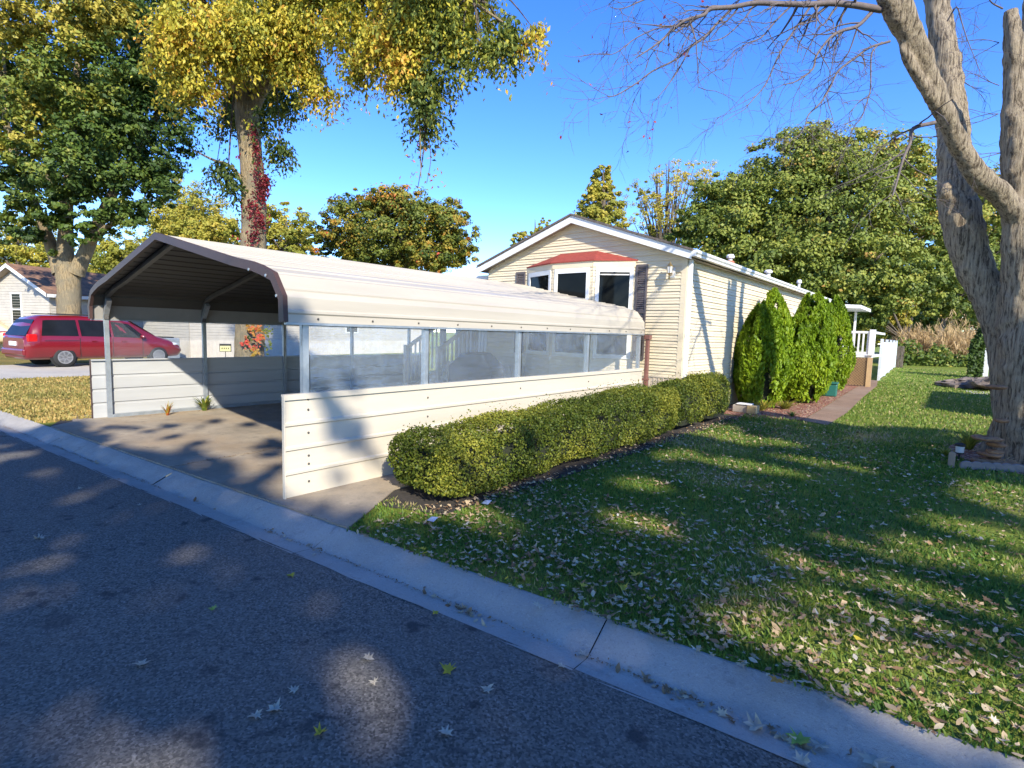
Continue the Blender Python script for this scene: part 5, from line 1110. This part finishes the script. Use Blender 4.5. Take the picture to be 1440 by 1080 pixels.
grass('lawn_grass', 'green lawn grass with dry patches on the right', x, y, .042+.012*(dist > 8), 'grass', .36+rng.normal(0, .19, len(x))+1.7*np.clip(dry-.43, 0, 1)*(y < 9)+.31*(y > 9.0), 1, .0045+.0012*np.maximum(0, dist-4)*.55)
x, y = scatter(70000, -16, -6.2, -1.6, 9, .55); ok = (y > ky(x, .40)) & ~((x > -6.5) & (y > .05)) & ~(x < -14.6); x, y = x[ok], y[ok]
grass('dry_lawn_grass', 'yellowed short grass left of the carport', x, y, .06, 'drygrass', .5+rng.normal(0, .25, len(x))-.5*(vnoise(np.c_[x, y], 50)-.5), 2, .016)
STAR = [(0, -.52), (.10, -.16), (.42, -.30), (.30, -.05), (.52, .14), (.22, .15), (.26, .36), (.10, .30), (0, .60), (-.10, .30), (-.26, .36), (-.22, .15), (-.52, .14), (-.30, -.05), (-.42, -.30), (-.10, -.16)]
STAR = np.array(STAR)
def star_mesh(N, x, y, z, size, curl, tilt, SH=None):
    STAR = SH if SH is not None else globals()['STAR']; K = len(STAR); th = rng.uniform(0, 6.28, N); c, s = np.cos(th), np.sin(th); r = np.hypot(STAR[:, 0], STAR[:, 1])
    V = np.empty((N, K+1, 3)); L = np.zeros((N, K+1, 3)); L[:, 1:, 0] = STAR[:, 0]*size[:, None]; L[:, 1:, 1] = STAR[:, 1]*size[:, None]
    ax = rng.uniform(0, 6.28, N); dirv = np.cos(ax)[:, None]*STAR[:, 0]+np.sin(ax)[:, None]*STAR[:, 1]
    L[:, 1:, 2] = (curl[:, None]*dirv**2*1.6 + tilt[:, None]*dirv + rng.normal(0, .05, (N, K)))*size[:, None]
    V[..., 0] = L[..., 0]*c[:, None]-L[..., 1]*s[:, None]+x[:, None]; V[..., 1] = L[..., 0]*s[:, None]+L[..., 1]*c[:, None]+y[:, None]
    zm = L[..., 2].min(1); V[..., 2] = L[..., 2]-zm[:, None]+z[:, None]
    F = np.array([(0, i+1, (i+1) % K+1) for i in range(K)]); F = (F[None]+(np.arange(N)*(K+1))[:, None, None]).reshape(-1, 3); return V.reshape(-1, 3), F, K
n = 24000; x, y = scatter(n, .9, 9, -.3, 12.5, .8)
cl = vnoise(np.c_[x*.8, y*.8], 61); ok = (y > ky(x, .36)) & ((y < 8.6) | (rng.random(len(x)) < .12)) & (rng.random(len(x)) < .26+1.2*np.clip(cl-.35, 0, 1)+.5*(y < 2.2)) & ~((x < 1.1) & (y < .9)) & ~((x < 1.2) & (y > .9)); x, y = x[ok], y[ok]; n1 = len(x)
xh = rng.normal(1.4, .12, 420); yh = rng.uniform(.7, 9.0, 420); xg = rng.uniform(-5.5, 6, 170); og = rng.normal(.19, .03, 170); gk = np.array([kp(a, b) for a, b in zip(xg, og)])
lump = vnoise(np.c_[xg*1.3, xg*0], 71) > .55; gk = gk[lump]
for c, m_ in (((650, 857), 26), ((945, 970), 30), ((1080, 1030), 22), ((150, 672), 26)):
    q = gnd(*c, -.1); gk = np.r_[gk, np.c_[rng.normal(q[0], .13, m_), q[1]+rng.normal(0, .03, m_)+.085*rng.normal(0, .1, m_)]]
xm = rng.uniform(.9, 2.3, 500); ym_ = rng.uniform(9.5, 18, 500)
X = np.r_[x, xh, gk[:, 0], xm]; Y = np.r_[y, yh, gk[:, 1], ym_]; Zv = np.r_[np.full(n1, .022), np.full(420, .01), np.full(len(gk), -.102), np.full(500, .01)]; N = len(X)
OVAL = np.array([(0, -.5), (.14, -.30), (.22, -.02), (.17, .22), (0, .52), (-.15, .24), (-.21, 0), (-.15, -.28)])
SMALL = np.array([(0, -.45), (.16, -.16), (.40, -.12), (.22, .08), (.30, .34), (.06, .20), (0, .52), (-.12, .22), (-.36, .26), (-.2, .02), (-.34, -.18), (-.1, -.2)])
ks = rng.choice(3, N, p=[.22, .46, .32]); Vs, Fs, ts, nb = [], [], [], 0
for kk, SH in enumerate((STAR, OVAL, SMALL)):
    i_ = ks == kk; M_ = int(i_.sum()); sz = rng.uniform(.022, .058, M_)*(1.1 if kk == 1 else 1)
    V, F, K = star_mesh(M_, X[i_], Y[i_], Zv[i_], sz, rng.uniform(-.2, 1.1, M_), rng.normal(0, .3, M_), SH)
    tt = np.clip(rng.beta(1.6, 1.5, M_)*.92, 0, .93)+np.where(rng.random(M_) < .03, .4, 0)
    Vs.append(V); Fs.append(F+nb); ts.append(np.repeat(tt, K)); nb += len(V)
tag(np_obj('leaf_litter', np.concatenate(Vs), np.concatenate(Fs), LM['litter'], None, np.concatenate(ts)), 'scattered dry fallen leaves over lawn, gutter and mulch', 'fallen leaves', None, 'stuff')
# debris line in the gutter
dx = []
for n_, off_, sd_, x0_, x1_, thr in ((2600, .185, .016, -7, 6, .50), (700, .43, .012, -5.7, 1., .35)):
    a = rng.uniform(x0_, x1_, n_); k_ = vnoise(np.c_[a*1.7, a*0+off_*9], 81) > thr; a = a[k_]
    dx.append(np.array([[*kp(q, rng.normal(off_, sd_)), -.104 if off_ < .3 else .010] for q in a]))
a = rng.uniform(0, 1, 420); jl = np.array([-1.94, -.30])[None]*(1-a[:, None])+np.array([-2.19, 2.6])[None]*a[:, None]; dx.append(np.c_[jl+rng.normal(0, .022, jl.shape), np.full(420, .013)])
a = rng.uniform(.3, 7, 700); dx.append(np.c_[-5.99+np.abs(rng.normal(0, .07, 700)), a, np.full(700, .013)])
D_ = np.concatenate(dx); M_ = len(D_)
V, F, K = star_mesh(M_, D_[:, 0], D_[:, 1], D_[:, 2], rng.uniform(.005, .021, M_), rng.uniform(0, .8, M_), rng.normal(0, .3, M_), OVAL)
tag(np_obj('gutter_debris', V, F, LM['litter'], None, np.repeat(rng.beta(1.2, 2.4, M_)*.7, K)), 'crumbled leaf bits collected in the gutter and concrete joints', 'debris', None, 'stuff')
# individual leaves on asphalt and kerb
LV = [(55, 757, 'lf_pale', .10, 'pale'), (200, 934, 'lf_pale', .10, 'pale'), (299, 856, 'lf_green', .07, 'green'), (409, 810, 'lf_yellow', .08, 'yellow'), (359, 1007, 'lf_pale', .08, 'pale'), (386, 998, 'lf_pale', .09, 'pale'), (413, 971, 'lf_pale', .07, 'pale'), (451, 1031, 'lf_yellow', .08, 'yellow'), (517, 927, 'lf_pale', .09, 'pale'), (631, 942, 'lf_yellow', .11, 'yellow'), (526, 960, 'lf_pale', .06, 'pale'), (686, 970, 'lf_pale', .08, 'pale'), (627, 1031, 'lf_pale', .08, 'pale'), (196, 710, 'lf_pale', .05, 'pale'), (113, 687, 'lf_pale', .06, 'pale'), (442, 780, 'lf_pale', .06, 'pale'), (757, 852, 'lf_pale', .09, 'pale'), (820, 921, 'lf_pale', .10, 'pale'), (612, 862, 'lf_yellow', .06, 'yellow'), (790, 937, 'lf_pale', .06, 'pale'), (1093, 959, 'lf_orange', .10, 'orange'), (1123, 1040, 'lf_green', .13, 'green'), (1063, 1022, 'lf_pale', .13, 'pale'), (1154, 1050, 'lf_pale', .10, 'pale'), (1228, 1073, 'lf_pale', .14, 'pale'), (1127, 1073, 'lf_pale', .09, 'pale'), (895, 808, 'lf_yellow', .11, 'yellow'), (875, 827, 'lf_yellow', .10, 'yellow'), (820, 823, 'lf_yellow', .08, 'yellow'), (915, 842, 'lf_yellow', .07, 'yellow')]
spots = {'pale': 'pale silvery fallen leaf lying flat on asphalt or kerb', 'yellow': 'bright yellow fallen maple leaf', 'green': 'green fallen maple leaf', 'orange': 'orange fallen maple leaf at the lawn edge above the kerb'}
LBL = {3: 'yellow fallen leaf on the asphalt closest to the driveway', 7: 'yellow fallen leaf lying lowest on the asphalt', 9: 'yellow star shaped maple leaf in the middle of the asphalt among dark spots', 2: 'small green leaf on the shaded asphalt at left', 21: 'large green maple leaf in the gutter at lower right', 18: 'yellow leaf at the asphalt edge beside the kerb leaf pile', 24: 'large pale maple leaf at the very bottom of the kerb', 22: 'pale maple leaf in the gutter next to the large green leaf', 17: 'pale curled leaf on the kerb by the crack', 16: 'pale maple leaf at the top edge of the kerb', 0: 'pale leaf on the asphalt farthest left', 1: 'pale leaf alone on the dark lower left asphalt'}
for i, (px, py, mk, s, cn) in enumerate(LV):
    q = gnd(px, py, -.088); off = (q[:2]-KO)@KN
    z = -.084 if off < 0 else (np.interp(off, [o for o, _ in prof], [z for _, z in prof])+.012 if off < .45 else .03)
    q = gnd(px, py, z); V, F, K = star_mesh(1, np.array([0.]), np.array([0.]), np.array([0.]), np.array([s*.80]), np.array([rng.uniform(.2, 1.1)]), np.array([rng.normal(0, .15)]))
    o = np_obj('fallen_leaf', V, F, LM[mk], None, rng.random(len(F))); o.location = (q[0], q[1], z)
    lab = LBL.get(i) or ('yellow fallen maple leaf lying on the shaded front lawn' if i >= 26 else LBL.get(i, 'orange maple leaf at the lawn edge above the kerb' if cn == 'orange' else 'small pale silvery leaf lying on asphalt or kerb'))
    tag(o, lab, 'leaf', 'loose leaves on road, kerb and lawn edge')
for px, py, lab in ((684, 707, 'pale blue scrap of paper at the foot of the hedge'), (608, 731, 'grey blue scrap of paper in the grass near the driveway corner')):
    q = gnd(px, py, .03); mb = MB(); mb.add([(q[0]-.045, q[1]-.02, .02), (q[0]+.045, q[1]-.03, .03), (q[0]+.04, q[1]+.03, .055), (q[0]-.035, q[1]+.025, .045), (q[0], q[1], .055)], [(0, 1, 4), (1, 2, 4), (2, 3, 4), (3, 0, 4)])
    tag(mb.build('paper_scrap', MT['paper']), lab, 'paper')
